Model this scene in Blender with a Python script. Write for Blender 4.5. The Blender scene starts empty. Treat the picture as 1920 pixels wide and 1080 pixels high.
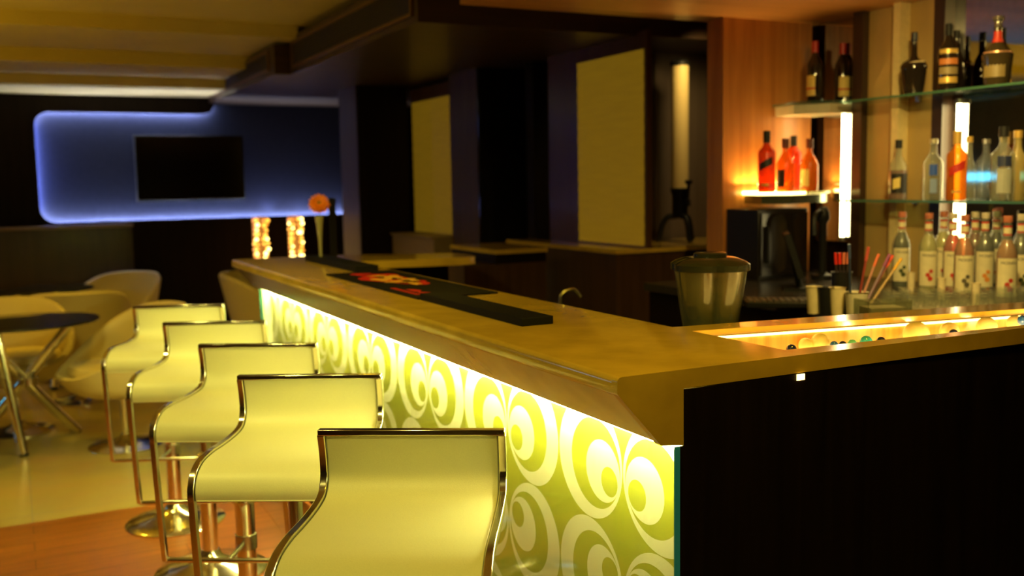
import bpy, bmesh, math, random
from mathutils import Vector, Matrix
PI = math.pi
R_ = math.radians
random.seed(4)
SC = bpy.context.scene
COL = SC.collection

# ------------------------------------------------------------------ camera
F = 1850.0
CAM = Vector((0, 0, 1.44))
ROT = Matrix(((0.8916, 0.0641, -0.4482), (-0.4524, 0.0868, -0.8876), (-0.0180, 0.9942, 0.1064)))
cam_d = bpy.data.cameras.new('camera'); cam = bpy.data.objects.new('camera', cam_d); COL.objects.link(cam)
cam_d.sensor_width = 36; cam_d.lens = F / 1920 * 36; cam_d.clip_start = 0.05
cam.matrix_world = Matrix.Translation(CAM) @ ROT.to_4x4()
cam_d.dof.use_dof = True; cam_d.dof.focus_distance = 2.05; cam_d.dof.aperture_fstop = 2.8
SC.camera = cam


def at(x, y, X=None, Y=None, Z=None, D=None):
    """point of the place seen at photo pixel x, y on a given plane"""
    r = ROT @ Vector(((x - 960) / F, -(y - 540) / F, -1))
    t = (Z - CAM.z) / r.z if Z is not None else X / r.x if X is not None else Y / r.y if Y is not None else D
    return CAM + r * t


# ------------------------------------------------------------------ world, lights, exposure
w = bpy.data.worlds.new('world'); SC.world = w; w.use_nodes = True
w.node_tree.nodes['Background'].inputs[0].default_value = (1, .66, .3, 1)
w.node_tree.nodes['Background'].inputs[1].default_value = .004
SC.view_settings.view_transform = 'Standard'
SC.view_settings.look = 'None'
SC.view_settings.gamma = 1
SC.view_settings.use_curve_mapping = False
SC.view_settings.exposure = 1.15
SC.cycles.max_bounces = 10
SC.cycles.transparent_max_bounces = 24
SC.cycles.caustics_reflective = False
SC.cycles.caustics_refractive = False
SC.cycles.sample_clamp_indirect = 4


def area(name, loc, direction, sx, sy, power, color, spread=180):
    l = bpy.data.lights.new(name, 'AREA'); l.shape = 'RECTANGLE'; l.size = sx; l.size_y = sy
    l.energy = power; l.color = color; l.spread = R_(spread)
    o = bpy.data.objects.new(name, l); COL.objects.link(o); o.location = loc
    o.rotation_euler = Vector(direction).to_track_quat('-Z', 'Y').to_euler()
    return o


def spot(name, loc, target, power, color, angle=70, blend=.8, size=.05):
    l = bpy.data.lights.new(name, 'SPOT'); l.energy = power; l.color = color
    l.spot_size = R_(angle); l.spot_blend = blend; l.shadow_soft_size = size
    o = bpy.data.objects.new(name, l); COL.objects.link(o); o.location = loc
    o.rotation_euler = (Vector(target) - Vector(loc)).to_track_quat('-Z', 'Y').to_euler()
    return o


AMBER = (1, .60, .03)
LEMON = (1, .88, .18)
STRIP = (1, .93, .36)
# recessed ceiling lamps over the stools, in front of the bar
for i, (lx, ly) in enumerate(((-.35, .9), (-.25, 2.3), (-.25, 3.7))):
    spot('stool_downlight', (lx, ly, 2.46), (.45, ly + 1.1, .7), 29, LEMON, 95, .9, .09)
# lounge lamps
for lx, ly in ((-.9, 5.6), (-.6, 7.4), (.9, 6.4)):
    spot('lounge_downlight', (lx, ly, 2.4), (lx + .2, ly, 0), 20, AMBER, 110, .9, .09)
# area light added to brighten the stepped ceiling, no fitting hangs there
area('ceiling_fill', (-1.6, 5.6, 1.9), (.35, .25, 1), 2.2, 2.5, 8, AMBER, 150)
# lamps in the soffit above the bar top and bar aisle
spot('bar_downlight', (1.45, 1.1, 2.44), (1.35, 2.0, 1.08), 24, (1, .66, .04), 100, .9, .08)
spot('bar_downlight', (1.40, 3.4, 2.44), (1.25, 3.6, 1.08), 12, (1, .66, .04), 100, .9, .08)
spot('back_bar_downlight', (2.15, 1.75, 2.17), (3.4, 2.8, 1.2), 42, (1, .72, .20), 85, .9, .06)
spot('back_bar_downlight', (2.9, 2.5, 2.17), (3.5, 2.7, 1.3), 9, (1, .72, .20), 110, .9, .06)
spot('side_counter_fill', (3.35, 4.25, 2.21), (3.75, 5.0, 1.3), 7, (1, .70, .25), 100, .9, .06)  # spot added to light the beer tower and column, no fitting here
# light strip in the gap behind the glass of the bar front
area('bar_front_strip', (1.130, 3.275, .930), (-.12, 0, -1), .022, 3.46, 38, STRIP, 180).rotation_euler = (0, R_(-42), 0)
# lamp below the acrylic floor of the trough
# blue wash is given by the LED line of the wall niche itself

# ------------------------------------------------------------------ materials
MATS = {}


def newmat(name):
    m = bpy.data.materials.new(name); m.use_nodes = True
    nt = m.node_tree
    return m, nt, nt.nodes['Principled BSDF']


def mat(name, col, rough=.5, metal=0, spec=.5, coat=0, emit=None, es=0, noise=None, bump=0):
    if name in MATS: return MATS[name]
    m, nt, b = newmat(name)
    b.inputs['Base Color'].default_value = (*col, 1)
    b.inputs['Roughness'].default_value = rough
    b.inputs['Metallic'].default_value = metal
    b.inputs['Specular IOR Level'].default_value = spec
    b.inputs['Coat Weight'].default_value = coat
    b.inputs['Coat Roughness'].default_value = .08
    if emit:
        b.inputs['Emission Color'].default_value = (*emit, 1); b.inputs['Emission Strength'].default_value = es
    tc = nt.nodes.new('ShaderNodeTexCoord')
    n = nt.nodes.new('ShaderNodeTexNoise'); n.inputs['Scale'].default_value = noise[0] if noise else 40
    n.inputs['Detail'].default_value = 4
    nt.links.new(tc.outputs['Object'], n.inputs['Vector'])
    amt = noise[1] if noise else .06
    mx = nt.nodes.new('ShaderNodeMix'); mx.data_type = 'RGBA'; mx.blend_type = 'MULTIPLY'
    mx.inputs['Factor'].default_value = 1
    mx.inputs[6].default_value = (*col, 1)
    cr = nt.nodes.new('ShaderNodeMapRange'); cr.inputs['From Min'].default_value = .3; cr.inputs['From Max'].default_value = .7
    cr.inputs['To Min'].default_value = 1 - amt; cr.inputs['To Max'].default_value = 1 + amt
    nt.links.new(n.outputs['Fac'], cr.inputs['Value']); nt.links.new(cr.outputs[0], mx.inputs[7])
    nt.links.new(mx.outputs[2], b.inputs['Base Color'])
    if bump:
        bp = nt.nodes.new('ShaderNodeBump'); bp.inputs['Strength'].default_value = bump; bp.inputs['Distance'].default_value = .002
        nt.links.new(n.outputs['Fac'], bp.inputs['Height']); nt.links.new(bp.outputs[0], b.inputs['Normal'])
    MATS[name] = m
    return m


def wood(name, c1, c2, axis='Z', scale=14, rough=.35, coat=.2, spec=.5):
    if name in MATS: return MATS[name]
    m, nt, b = newmat(name)
    tc = nt.nodes.new('ShaderNodeTexCoord'); mp = nt.nodes.new('ShaderNodeMapping')
    s = [scale] * 3; s['XYZ'.index(axis)] = scale * .06
    mp.inputs['Scale'].default_value = s
    n = nt.nodes.new('ShaderNodeTexNoise'); n.inputs['Scale'].default_value = 1; n.inputs['Detail'].default_value = 6; n.inputs['Distortion'].default_value = .6
    r = nt.nodes.new('ShaderNodeValToRGB'); r.color_ramp.elements[0].position = .32; r.color_ramp.elements[1].position = .68
    r.color_ramp.elements[0].color = (*c1, 1); r.color_ramp.elements[1].color = (*c2, 1)
    nt.links.new(tc.outputs['Object'], mp.inputs[0]); nt.links.new(mp.outputs[0], n.inputs['Vector'])
    nt.links.new(n.outputs['Fac'], r.inputs[0]); nt.links.new(r.outputs[0], b.inputs['Base Color'])
    b.inputs['Roughness'].default_value = rough; b.inputs['Coat Weight'].default_value = coat
    b.inputs['Specular IOR Level'].default_value = spec
    b.inputs['Coat Roughness'].default_value = .15
    MATS[name] = m
    return m


def emis(name, col, s):
    if name in MATS: return MATS[name]
    m, nt, b = newmat(name)
    b.inputs['Base Color'].default_value = (.8, .8, .8, 1)
    b.inputs['Emission Color'].default_value = (*col, 1); b.inputs['Emission Strength'].default_value = s
    MATS[name] = m
    return m


def glass(name, tint=(1, 1, 1), clear=.9, rough=.02, body=None, ior=1.45):
    """thin sheet glass / clear vessels: see-through plus fresnel gloss, a little body colour"""
    if name in MATS: return MATS[name]
    m, nt, b = newmat(name)
    out = nt.nodes['Material Output']
    tr = nt.nodes.new('ShaderNodeBsdfTransparent'); tr.inputs[0].default_value = (*tint, 1)
    b.inputs['Base Color'].default_value = (*(body or tint), 1); b.inputs['Roughness'].default_value = .3
    gl = nt.nodes.new('ShaderNodeBsdfGlossy'); gl.inputs['Roughness'].default_value = rough
    fr = nt.nodes.new('ShaderNodeFresnel')
    ge = nt.nodes.new('ShaderNodeNewGeometry'); mi = nt.nodes.new('ShaderNodeMix')   # same gloss on both sides of a wall of glass
    mi.inputs[2].default_value = ior; mi.inputs[3].default_value = 1 / ior
    nt.links.new(ge.outputs['Backfacing'], mi.inputs[0]); nt.links.new(mi.outputs[0], fr.inputs[0])
    m1 = nt.nodes.new('ShaderNodeMixShader'); m1.inputs[0].default_value = 1 - clear
    nt.links.new(tr.outputs[0], m1.inputs[1]); nt.links.new(b.outputs[0], m1.inputs[2])
    m2 = nt.nodes.new('ShaderNodeMixShader')
    nt.links.new(fr.outputs[0], m2.inputs[0]); nt.links.new(m1.outputs[0], m2.inputs[1]); nt.links.new(gl.outputs[0], m2.inputs[2])
    nt.links.new(m2.outputs[0], out.inputs[0])
    MATS[name] = m
    return m


def pattern_mat():
    m, nt, b = newmat('retro_circle_print')
    tc = nt.nodes.new('ShaderNodeTexCoord'); sp = nt.nodes.new('ShaderNodeSeparateXYZ')
    nt.links.new(tc.outputs['Object'], sp.inputs[0])

    def M(op, *a):
        n = nt.nodes.new('ShaderNodeMath'); n.operation = op
        for i, v in enumerate(a):
            if isinstance(v, (int, float)): n.inputs[i].default_value = v
            else: nt.links.new(v, n.inputs[i])
        return n.outputs[0]
    y, z = sp.outputs['Y'], sp.outputs['Z']
    wv = M('PINGPONG', M('SUBTRACT', y, 1.772 - 2 * .565), .2825)
    v = M('PINGPONG', M('ADD', M('SUBTRACT', z, .663), 1.12), .28)
    fac = 0
    sign = 1
    res = None
    for cw, cv, r, s in ((.1405, .140, .139, 1), (.115, .135, .105, -1), (.083, .1235, .0715, 1), (.055, .105, .034, -1)):
        d = M('SQRT', M('ADD', M('POWER', M('SUBTRACT', wv, cw), 2), M('POWER', M('SUBTRACT', v, cv), 2)))
        ins = M('MULTIPLY', M('LESS_THAN', d, r), s)
        res = ins if res is None else M('ADD', res, ins)
    seam = M('LESS_THAN', M('PINGPONG', M('SUBTRACT', y, 2.05 - 1.13 * 2), 1.13), .565)
    mg = nt.nodes.new('ShaderNodeMix'); mg.data_type = 'RGBA'
    mg.inputs[6].default_value = (.25, .27, .012, 1); mg.inputs[7].default_value = (.33, .36, .018, 1)
    nt.links.new(seam, mg.inputs[0])
    mx = nt.nodes.new('ShaderNodeMix'); mx.data_type = 'RGBA'
    nt.links.new(res, mx.inputs[0]); nt.links.new(mg.outputs[2], mx.inputs[6])
    mx.inputs[7].default_value = (.66, .66, .42, 1)
    nt.links.new(mx.outputs[2], b.inputs['Base Color'])
    b.inputs['Roughness'].default_value = .35
    return m


def tile_mat():
    m, nt, b = newmat('cream_floor_tile')
    tc = nt.nodes.new('ShaderNodeTexCoord')
    br = nt.nodes.new('ShaderNodeTexBrick'); br.inputs['Scale'].default_value = 1.0; br.offset = 0
    br.inputs['Brick Width'].default_value = .8; br.inputs['Row Height'].default_value = .8
    br.inputs['Mortar Size'].default_value = .004
    br.inputs['Color1'].default_value = (.47, .35, .12, 1); br.inputs['Color2'].default_value = (.44, .33, .11, 1)
    br.inputs['Mortar'].default_value = (.38, .3, .15, 1)
    nt.links.new(tc.outputs['Object'], br.inputs['Vector'])
    n = nt.nodes.new('ShaderNodeTexNoise'); n.inputs['Scale'].default_value = 3; n.inputs['Detail'].default_value = 8
    nt.links.new(tc.outputs['Object'], n.inputs['Vector'])
    mx = nt.nodes.new('ShaderNodeMix'); mx.data_type = 'RGBA'; mx.blend_type = 'SOFT_LIGHT'; mx.inputs[0].default_value = .35
    nt.links.new(br.outputs['Color'], mx.inputs[6]); nt.links.new(n.outputs['Color'], mx.inputs[7])
    nt.links.new(mx.outputs[2], b.inputs['Base Color'])
    b.inputs['Roughness'].default_value = .22
    return m


def plank_mat():
    m, nt, b = newmat('orange_brown_planks')
    tc = nt.nodes.new('ShaderNodeTexCoord')
    br = nt.nodes.new('ShaderNodeTexBrick'); br.inputs['Scale'].default_value = 1
    br.inputs['Brick Width'].default_value = 1.1; br.inputs['Row Height'].default_value = .11
    br.inputs['Mortar Size'].default_value = .0015
    br.inputs['Color1'].default_value = (.33, .10, .014, 1); br.inputs['Color2'].default_value = (.24, .07, .010, 1)
    br.inputs['Mortar'].default_value = (.06, .02, .008, 1)
    nt.links.new(tc.outputs['Object'], br.inputs['Vector'])
    mp = nt.nodes.new('ShaderNodeMapping'); mp.inputs['Scale'].default_value = (3, 45, 3)
    n = nt.nodes.new('ShaderNodeTexNoise'); n.inputs['Scale'].default_value = 1; n.inputs['Detail'].default_value = 5
    nt.links.new(tc.outputs['Object'], mp.inputs[0]); nt.links.new(mp.outputs[0], n.inputs['Vector'])
    mx = nt.nodes.new('ShaderNodeMix'); mx.data_type = 'RGBA'; mx.blend_type = 'OVERLAY'; mx.inputs[0].default_value = .6
    nt.links.new(br.outputs['Color'], mx.inputs[6]); nt.links.new(n.outputs['Fac'], mx.inputs[7])
    nt.links.new(mx.outputs[2], b.inputs['Base Color'])
    b.inputs['Roughness'].default_value = .3
    return m


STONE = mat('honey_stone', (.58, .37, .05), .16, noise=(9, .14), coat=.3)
STONE2 = mat('honey_stone_lightened', (.88, .68, .22), .16, .15, noise=(7, .12), coat=1)  # brightened base stands in for light that never reaches the slope
DARKW = wood('dark_wenge_wood', (.006, .003, .002), (.012, .0065, .004), 'Z', 30, .5, .0, .12)
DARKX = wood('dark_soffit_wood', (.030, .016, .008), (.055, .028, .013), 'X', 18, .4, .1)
BROWNW = wood('brown_column_wood', (.060, .036, .026), (.085, .052, .038), 'Z', 22, .5, .05)
WARMW = wood('warm_teak_wood', (.36, .13, .03), (.62, .27, .07), 'Z', 16, .35, .2)
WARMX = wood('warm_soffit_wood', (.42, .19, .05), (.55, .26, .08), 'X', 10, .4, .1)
AMBERP = mat('amber_panel', (.55, .38, .14), .5, noise=(4, .08))
CREAMP = mat('cream_post', (.8, .66, .34), .45)
CREAM = mat('cream_ceiling_paint', (.62, .52, .22), .8, noise=(3, .05))
CHROME = mat('chrome', (.84, .80, .70), .15, 1)
CHROME2 = mat('chrome_rough', (.62, .60, .54), .2, 1)
LEATHER = mat('ivory_leather', (.80, .78, .50), .42, noise=(400, .03), bump=.15)
TUB = mat('cream_tub_leather', (.66, .55, .27), .5, noise=(200, .04))
BLACK = mat('black_plastic', (.008, .008, .008), .45, spec=.25)
RUBBER = mat('black_rubber', (.006, .007, .010), .6, spec=.2, noise=(900, .3), bump=.3)
MATT = mat('black', (.006, .006, .006), .6)
SCREEN = mat('tv_glass', (.002, .002, .002), .12)
MIRROR = mat('smoked_mirror', (.42, .40, .40), .03, 1)
NICHE = mat('niche_wall_paint', (.034, .042, .085), .9, spec=0)
STEEL = mat('steel', (.5, .5, .5), .3, 1)
PANE = glass('clear_pane', (.97, .99, .97), .97, .01)
EDGE = mat('teal_glass_edge', (.03, .22, .17), .15, emit=(.03, .3, .22), es=.05)
SHELFG = glass('shelf_glass', (.80, .90, .84), .82, .02, (.18, .34, .26))
TABLEG = glass('smoked_table_glass', (.35, .33, .30), .6, .03, (.03, .03, .03))
CLEAR = glass('clear_glass', (.96, .97, .95), .95, .02, (.6, .6, .5))
PLASTIC = glass('frosted_plastic', (.88, .90, .82), .80, .05, (.30, .30, .20))


def liquid(name, body, tint, clear=.45):
    return glass(name, tint, clear, .03, body)


# ------------------------------------------------------------------ mesh helpers
class MB:
    def __init__(s): s.bm = bmesh.new(); s.mi = 0

    def face(s, vs, smooth=False):
        try:
            f = s.bm.faces.new(vs); f.material_index = s.mi; f.smooth = smooth; return f
        except ValueError:
            return None

    def box(s, x0, x1, y0, y1, z0, z1, M=None):
        c = [Vector((x, y, z)) for x in (x0, x1) for y in (y0, y1) for z in (z0, z1)]
        if M: c = [M @ p for p in c]
        v = [s.bm.verts.new(p) for p in c]
        for q in ((0, 1, 3, 2), (4, 6, 7, 5), (0, 4, 5, 1), (2, 3, 7, 6), (0, 2, 6, 4), (1, 5, 7, 3)):
            s.face([v[i] for i in q])
        return s

    def prism(s, pts, axis, a, b):
        """polygon pts swept along an axis from a to b"""
        def p3(p, t):
            return {'X': (t, p[0], p[1]), 'Y': (p[0], t, p[1]), 'Z': (p[0], p[1], t)}[axis]
        A = [s.bm.verts.new(p3(p, a)) for p in pts]; B = [s.bm.verts.new(p3(p, b)) for p in pts]
        n = len(pts)
        s.face(A); s.face(B[::-1])
        for i in range(n): s.face([A[i], B[i], B[(i + 1) % n], A[(i + 1) % n]])
        return s

    def lathe(s, prof, seg=24, M=None, cap=True):
        M = M or Matrix.Identity(4)
        rings = []
        for r, z in prof:
            if r < 1e-5: rings.append([s.bm.verts.new(M @ Vector((0, 0, z)))])
            else: rings.append([s.bm.verts.new(M @ Vector((r * math.cos(2 * PI * i / seg), r * math.sin(2 * PI * i / seg), z))) for i in range(seg)])
        for a, b in zip(rings, rings[1:]):
            if len(a) == 1 and len(b) == 1: continue
            for i in range(seg):
                j = (i + 1) % seg
                if len(a) == 1: s.face([a[0], b[i], b[j]], True)
                elif len(b) == 1: s.face([a[i], b[0], a[j]], True)
                else: s.face([a[i], b[i], b[j], a[j]], True)
        if cap:
            if len(rings[0]) > 1: s.face(rings[0])
            if len(rings[-1]) > 1: s.face(rings[-1][::-1])
        return s

    def tube(s, pts, r, seg=10, closed=False, sq=None):
        """round tube, or a flat bar with sq=(half width, half height), along pts"""
        pts = [Vector(p) for p in pts]; n = len(pts)
        rings = []
        up = Vector((0, 0, 1)); prev = None
        for i, p in enumerate(pts):
            a = pts[i - 1] if i or closed else p
            b = pts[(i + 1) % n] if i < n - 1 or closed else p
            t = (b - a).normalized()
            if prev is None:
                u = t.cross(up)
                if u.length < .1: u = t.cross(Vector((1, 0, 0)))
                u.normalize()
            else:
                u = prev - t * prev.dot(t)
                u.normalize()
            prev = u; v = t.cross(u)
            rad = r[i] if isinstance(r, (list, tuple)) else r
            if sq: ring = [p + u * x * sq[0] + v * y * sq[1] for x, y in ((-1, -1), (1, -1), (1, 1), (-1, 1))]
            else: ring = [p + (u * math.cos(2 * PI * k / seg) + v * math.sin(2 * PI * k / seg)) * rad for k in range(seg)]
            rings.append([s.bm.verts.new(q) for q in ring])
        m = len(rings[0])
        pairs = list(zip(rings, rings[1:])) + ([(rings[-1], rings[0])] if closed else [])
        for a, b in pairs:
            for k in range(m): s.face([a[k], b[k], b[(k + 1) % m], a[(k + 1) % m]], not sq)
        if not closed: s.face(rings[0][::-1]); s.face(rings[-1])
        return s

    def ball(s, c, r, u=16, v=10, sx=1, sy=1, sz=1):
        prof = [(math.sin(PI * i / v), -math.cos(PI * i / v)) for i in range(v + 1)]
        prof[0] = (0, -1); prof[-1] = (0, 1)
        return s.lathe(prof, u, Matrix.Translation(c) @ Matrix.Diagonal((r * sx, r * sy, r * sz, 1)))

    def grid(s, rows, smooth=True):
        vs = [[s.bm.verts.new(p) for p in row] for row in rows]
        for a, b in zip(vs, vs[1:]):
            for i in range(len(a) - 1): s.face([a[i], a[i + 1], b[i + 1], b[i]], smooth)
        return s

    def build(s, name, mats, parent=None, bevel=0, seg=2, solid=0):
        bmesh.ops.recalc_face_normals(s.bm, faces=s.bm.faces[:])
        me = bpy.data.meshes.new(name); s.bm.to_mesh(me); s.bm.free()
        me.set_sharp_from_angle(angle=R_(40))
        for m in (mats if isinstance(mats, (list, tuple)) else [mats]): me.materials.append(m)
        o = bpy.data.objects.new(name, me); COL.objects.link(o)
        if parent: o.parent = parent
        if solid:
            md = o.modifiers.new('solid', 'SOLIDIFY'); md.thickness = solid; md.offset = 0
        if bevel:
            md = o.modifiers.new('bevel', 'BEVEL'); md.width = bevel; md.segments = seg; md.limit_method = 'ANGLE'; md.angle_limit = R_(35)
        return o


def tag(o, label, cat, group=None, kind=None):
    o['label'] = label; o['category'] = cat
    if group: o['group'] = group
    if kind: o['kind'] = kind
    return o


def empty(name, loc=(0, 0, 0), rz=0, label=None, cat=None, group=None):
    o = bpy.data.objects.new(name, None); COL.objects.link(o); o.location = loc; o.rotation_euler = (0, 0, rz)
    o.empty_display_size = .05
    if label: tag(o, label, cat, group)
    return o


def struct(name, mb, m, **k):
    o = mb.build(name, m, **k); o['kind'] = 'structure'; return o


def copy_tree(o, parent=None):
    c = o.copy(); COL.objects.link(c); c.parent = parent
    for ch in list(o.children): copy_tree(ch, c)
    return c


def smooth_path(pts, n=8):
    P = [Vector(p) for p in pts]; out = []
    for i in range(len(P) - 1):
        p0 = P[max(i - 1, 0)]; p1 = P[i]; p2 = P[i + 1]; p3 = P[min(i + 2, len(P) - 1)]
        for k in range(n):
            t = k / n
            out.append(.5 * ((2 * p1) + (p2 - p0) * t + (2 * p0 - 5 * p1 + 4 * p2 - p3) * t * t + (3 * p1 - p0 - 3 * p2 + p3) * t ** 3))
    out.append(P[-1]); return out


# ================================================================== SETTING
struct('floor', MB().box(-3.3, 4.6, -2.6, 9.5, -.06, 0), tile_mat())
fw_ = MB().box(-3.3, .93, -2.6, 4.67, 0, .004); fw_.box(.93, 1.16, -2.6, 5.2, 0, .006)
struct('floor_planks', fw_, plank_mat())
struct('wall_left', MB().box(-3.3, -3.2, -2.6, 9.5, 0, 2.6), mat('left_wall_paint', (.22, .15, .07), .7))
struct('wall_back', MB().box(-3.3, 4.6, -2.7, -2.6, 0, 2.6), mat('left_wall_paint', (.22, .15, .07), .7))
struct('wall_right', MB().box(4.3, 4.4, -2.6, 9.5, 0, 2.6), DARKW)

# stepped cream ceiling
cm = MB()
cm.box(-3.3, 4.4, -2.6, 9.5, 2.50, 2.6)
cm.box(-3.3, 1.78, 6.62, 9.5, 2.42, 2.5)
cm.box(-3.3, 1.78, 7.67, 9.5, 2.33, 2.42)
cm.box(-3.3, 1.78, 8.46, 9.5, 2.25, 2.33)
struct('ceiling', cm, CREAM)
# timber soffits
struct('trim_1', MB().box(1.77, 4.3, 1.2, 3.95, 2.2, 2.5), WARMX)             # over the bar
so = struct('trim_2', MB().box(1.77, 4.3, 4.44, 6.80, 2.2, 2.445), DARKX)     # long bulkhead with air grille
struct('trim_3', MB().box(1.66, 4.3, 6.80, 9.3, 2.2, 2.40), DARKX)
for nm, x, y0, y1, z0, z1, lab in (
        ('air_vent', 1.77, 4.50, 6.72, 2.235, 2.41, 'long dark slatted air grille in the nearer timber bulkhead under the ceiling'),
        ('air_vent', 1.66, 6.95, 9.2, 2.235, 2.375, 'long dark air grille in the farther timber bulkhead near the blue niche')):
    v = empty(nm, (x, (y0 + y1) / 2, z0), 0, lab, 'air vent')
    L = (y1 - y0) / 2; Hh = z1 - z0
    fr = MB(); t = .018
    fr.box(-.012, 0, -L, L, 0, t).box(-.012, 0, -L, L, Hh - t, Hh).box(-.012, 0, -L, -L + t, t, Hh - t).box(-.012, 0, L - t, L, t, Hh - t)
    fr.build('frame', wood('vent_frame_wood', (.10, .045, .015), (.15, .07, .025), 'Y', 18), v)
    MB().box(-.003, 0, -L + t, L - t, t, Hh - t).build('backing', MATT, v)
    sl = MB(); n = 9
    for i in range(n):
        z = t + (Hh - 2 * t) * (i + .5) / n
        sl.box(-.009, -.003, -L + t, L - t, z - .003, z + .003)
    sl.build('slats', mat('vent_slat', (.05, .04, .035), .5), v)

# far wall: dark timber panelling with a rounded niche cut through it, niche back set deeper
FW = 9.3
def niche_outline(off=0.0):
    pts = []
    def arc(cx, cz, r, a0, a1, n=8):
        for i in range(n + 1):
            a = R_(a0 + (a1 - a0) * i / n); pts.append((cx + r * math.cos(a), cz + r * math.sin(a)))
    x0, x1, z0, zt, xs, zs = .224 - off, 2.93 + off, 1.165 - off, 2.108 + off, 1.70, 2.2
    arc(x0 + .13, z0 + .13, .13, 180, 270)
    pts.append((x1, z0)); pts.append((x1, zs))
    pts.append((xs + .03 - off, zs))
    pts.append((xs + .005 - off, zs - .02 + off * .5))
    pts.append((xs - .035 - off, zt + .012))
    pts.append((xs - .09 - off, zt))
    arc(x0 + .12, zt - .12, .12, 90, 180)
    return pts
from mathutils.geometry import tessellate_polygon
def wall_with_hole(outer, hole, y0, y1):
    mb = MB()
    loops = [[Vector((p[0], p[1], 0)) for p in outer], [Vector((p[0], p[1], 0)) for p in hole]]
    flat = outer + hole
    tris = tessellate_polygon(loops)
    A = [mb.bm.verts.new((p[0], y0, p[1])) for p in flat]; B = [mb.bm.verts.new((p[0], y1, p[1])) for p in flat]
    for t in tris:
        mb.face([A[i] for i in t]); mb.face([B[i] for i in t])
    n0 = len(outer)
    for base, n in ((0, n0), (n0, len(hole))):
        for i in range(n):
            j = (i + 1) % n; mb.face([A[base + i], A[base + j], B[base + j], B[base + i]])
    return mb
hole = niche_outline()
hole = [(x, min(z, 2.199)) for x, z in hole]
struct('wall_far', wall_with_hole([(-3.3, 0), (4.3, 0), (4.3, 2.249), (-3.3, 2.249)], hole, FW, FW + .105), DARKW)
struct('wall_niche', MB().box(-.3, 3.4, FW + .14, FW + .2, .8, 2.26), NICHE)
# LED line hidden behind the rim of the niche
led = niche_outline(.034)
ledm = MB()
lp = [Vector((x, FW + .130, min(z, 2.2))) for x, z in led]
n = len(lp)
i_bot = list(range(0, 10))           # lower left corner and bottom run
ledm.tube([lp[i] for i in i_bot], .007, 6)
led_o = empty('light_strip', (0, 0, 0), 0, 'blue white LED line that glows around the rim of the wall niche', 'light strip')
ledm.build('lower_line', emis('led_white_blue', (.78, .80, 1), 230), led_o)
up = lp[12:]
MB().tube(up, .007, 6).build('upper_line', emis('led_white_blue_soft', (.78, .80, 1), 160), led_o)
MB().tube([up[-1], lp[0]], .007, 6).build('side_line', emis('led_blue', (.40, .46, 1), 150), led_o)
spot('niche_uplight', (2.18, 9.385, 1.175), (2.18, 9.44, 1.6), 1.0, (.55, .6, 1), 120, 1, .02)
spot('niche_uplight', (2.48, 9.385, 1.175), (2.48, 9.44, 1.6), .5, (.55, .6, 1), 120, 1, .02)

# low partition in front of the far wall
pt = MB().box(-3.2, .897, 8.80, 8.9, 0, 1.13)
part_o = pt.build('low_partition', wood('partition_wood', (.030, .014, .007), (.045, .022, .012), 'Z', 20))
tag(part_o, 'low dark brown partition standing before the blue niche, left half of the far wall', 'partition')
MB().box(-3.2, .905, 8.78, 8.92, 1.13, 1.155).build('cap_rail', mat('partition_cap', (.22, .14, .07), .25), part_o)

# columns and lit window blinds on the far right side
struct('trim_4', MB().box(2.41, 2.82, 7.37, 7.8, 0, 2.2), BROWNW)
MB().box(2.414, 2.82, 7.35, 7.369, 0, 2.2).build('trim_front', DARKW)['kind'] = 'structure'
struct('trim_5', MB().box(2.8, 3.36, 6.02, 6.47, 0, 2.2), BROWNW)
cg = MB().box(2.802, 3.36, 6.0, 6.019, 0, 2.2)
struct('trim_6', cg, mat('glossy_dark_cladding', (.012, .010, .010), .18, coat=.4))
struct('trim_7', MB().box(3.52, 4.3, 5.0, 5.4, 0, 2.2), wood('grey_brown_column', (.12, .085, .06), (.16, .115, .08), 'Z', 22, .5, .05))
struct('wall_recess', MB().box(3.0, 4.3, 5.6, 5.7, 0, 2.2), DARKW)
def window(n_, x, y0, y1, z0, z1, col, es):
    wn = empty('window_%d' % n_, (x, (y0 + y1) / 2, z0)); wn['kind'] = 'structure'
    L = (y1 - y0) / 2; Hh = z1 - z0
    MB().box(.0, .03, -L - .02, L + .36 if n_ == 1 else L + .02, -.02, Hh + .10).build('window_frame', wood('brown_window_frame', (.07, .03, .012), (.10, .045, .018), 'Z', 20), wn)
    m, nt, b = newmat('window_blind_cloth_%d' % n_)
    tc = nt.nodes.new('ShaderNodeTexCoord'); wv = nt.nodes.new('ShaderNodeTexNoise'); mp = nt.nodes.new('ShaderNodeMapping')
    mp.inputs['Scale'].default_value = (1, .8, 9); nt.links.new(tc.outputs['Object'], mp.inputs[0]); nt.links.new(mp.outputs[0], wv.inputs['Vector'])
    r = nt.nodes.new('ShaderNodeValToRGB'); r.color_ramp.elements[0].position = .3; r.color_ramp.elements[1].position = .7
    r.color_ramp.elements[0].color = (col[0] * .9, col[1] * .89, col[2] * .85, 1); r.color_ramp.elements[1].color = (*col, 1)
    nt.links.new(wv.outputs['Fac'], r.inputs[0]); nt.links.new(r.outputs[0], b.inputs['Base Color'])
    nt.links.new(r.outputs[0], b.inputs['Emission Color']); b.inputs['Emission Strength'].default_value = es
    b.inputs['Roughness'].default_value = .6
    bl = MB(); k = 28
    rows = []
    for i in range(k + 1):
        z = Hh * i / k
        rows.append([Vector((-.006 + .003 * (i % 2), y, z)) for y in (-L, L)])
    bl.grid(rows, False).build('window_blind', m, wn)
    return wn
window(1, 3.0, 4.36, 5.04, 1.09, 2.12, (.34, .195, .008), .17)
window(2, 2.86, 6.48, 7.34, 1.07, 2.07, (.36, .21, .010), .12)
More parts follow.
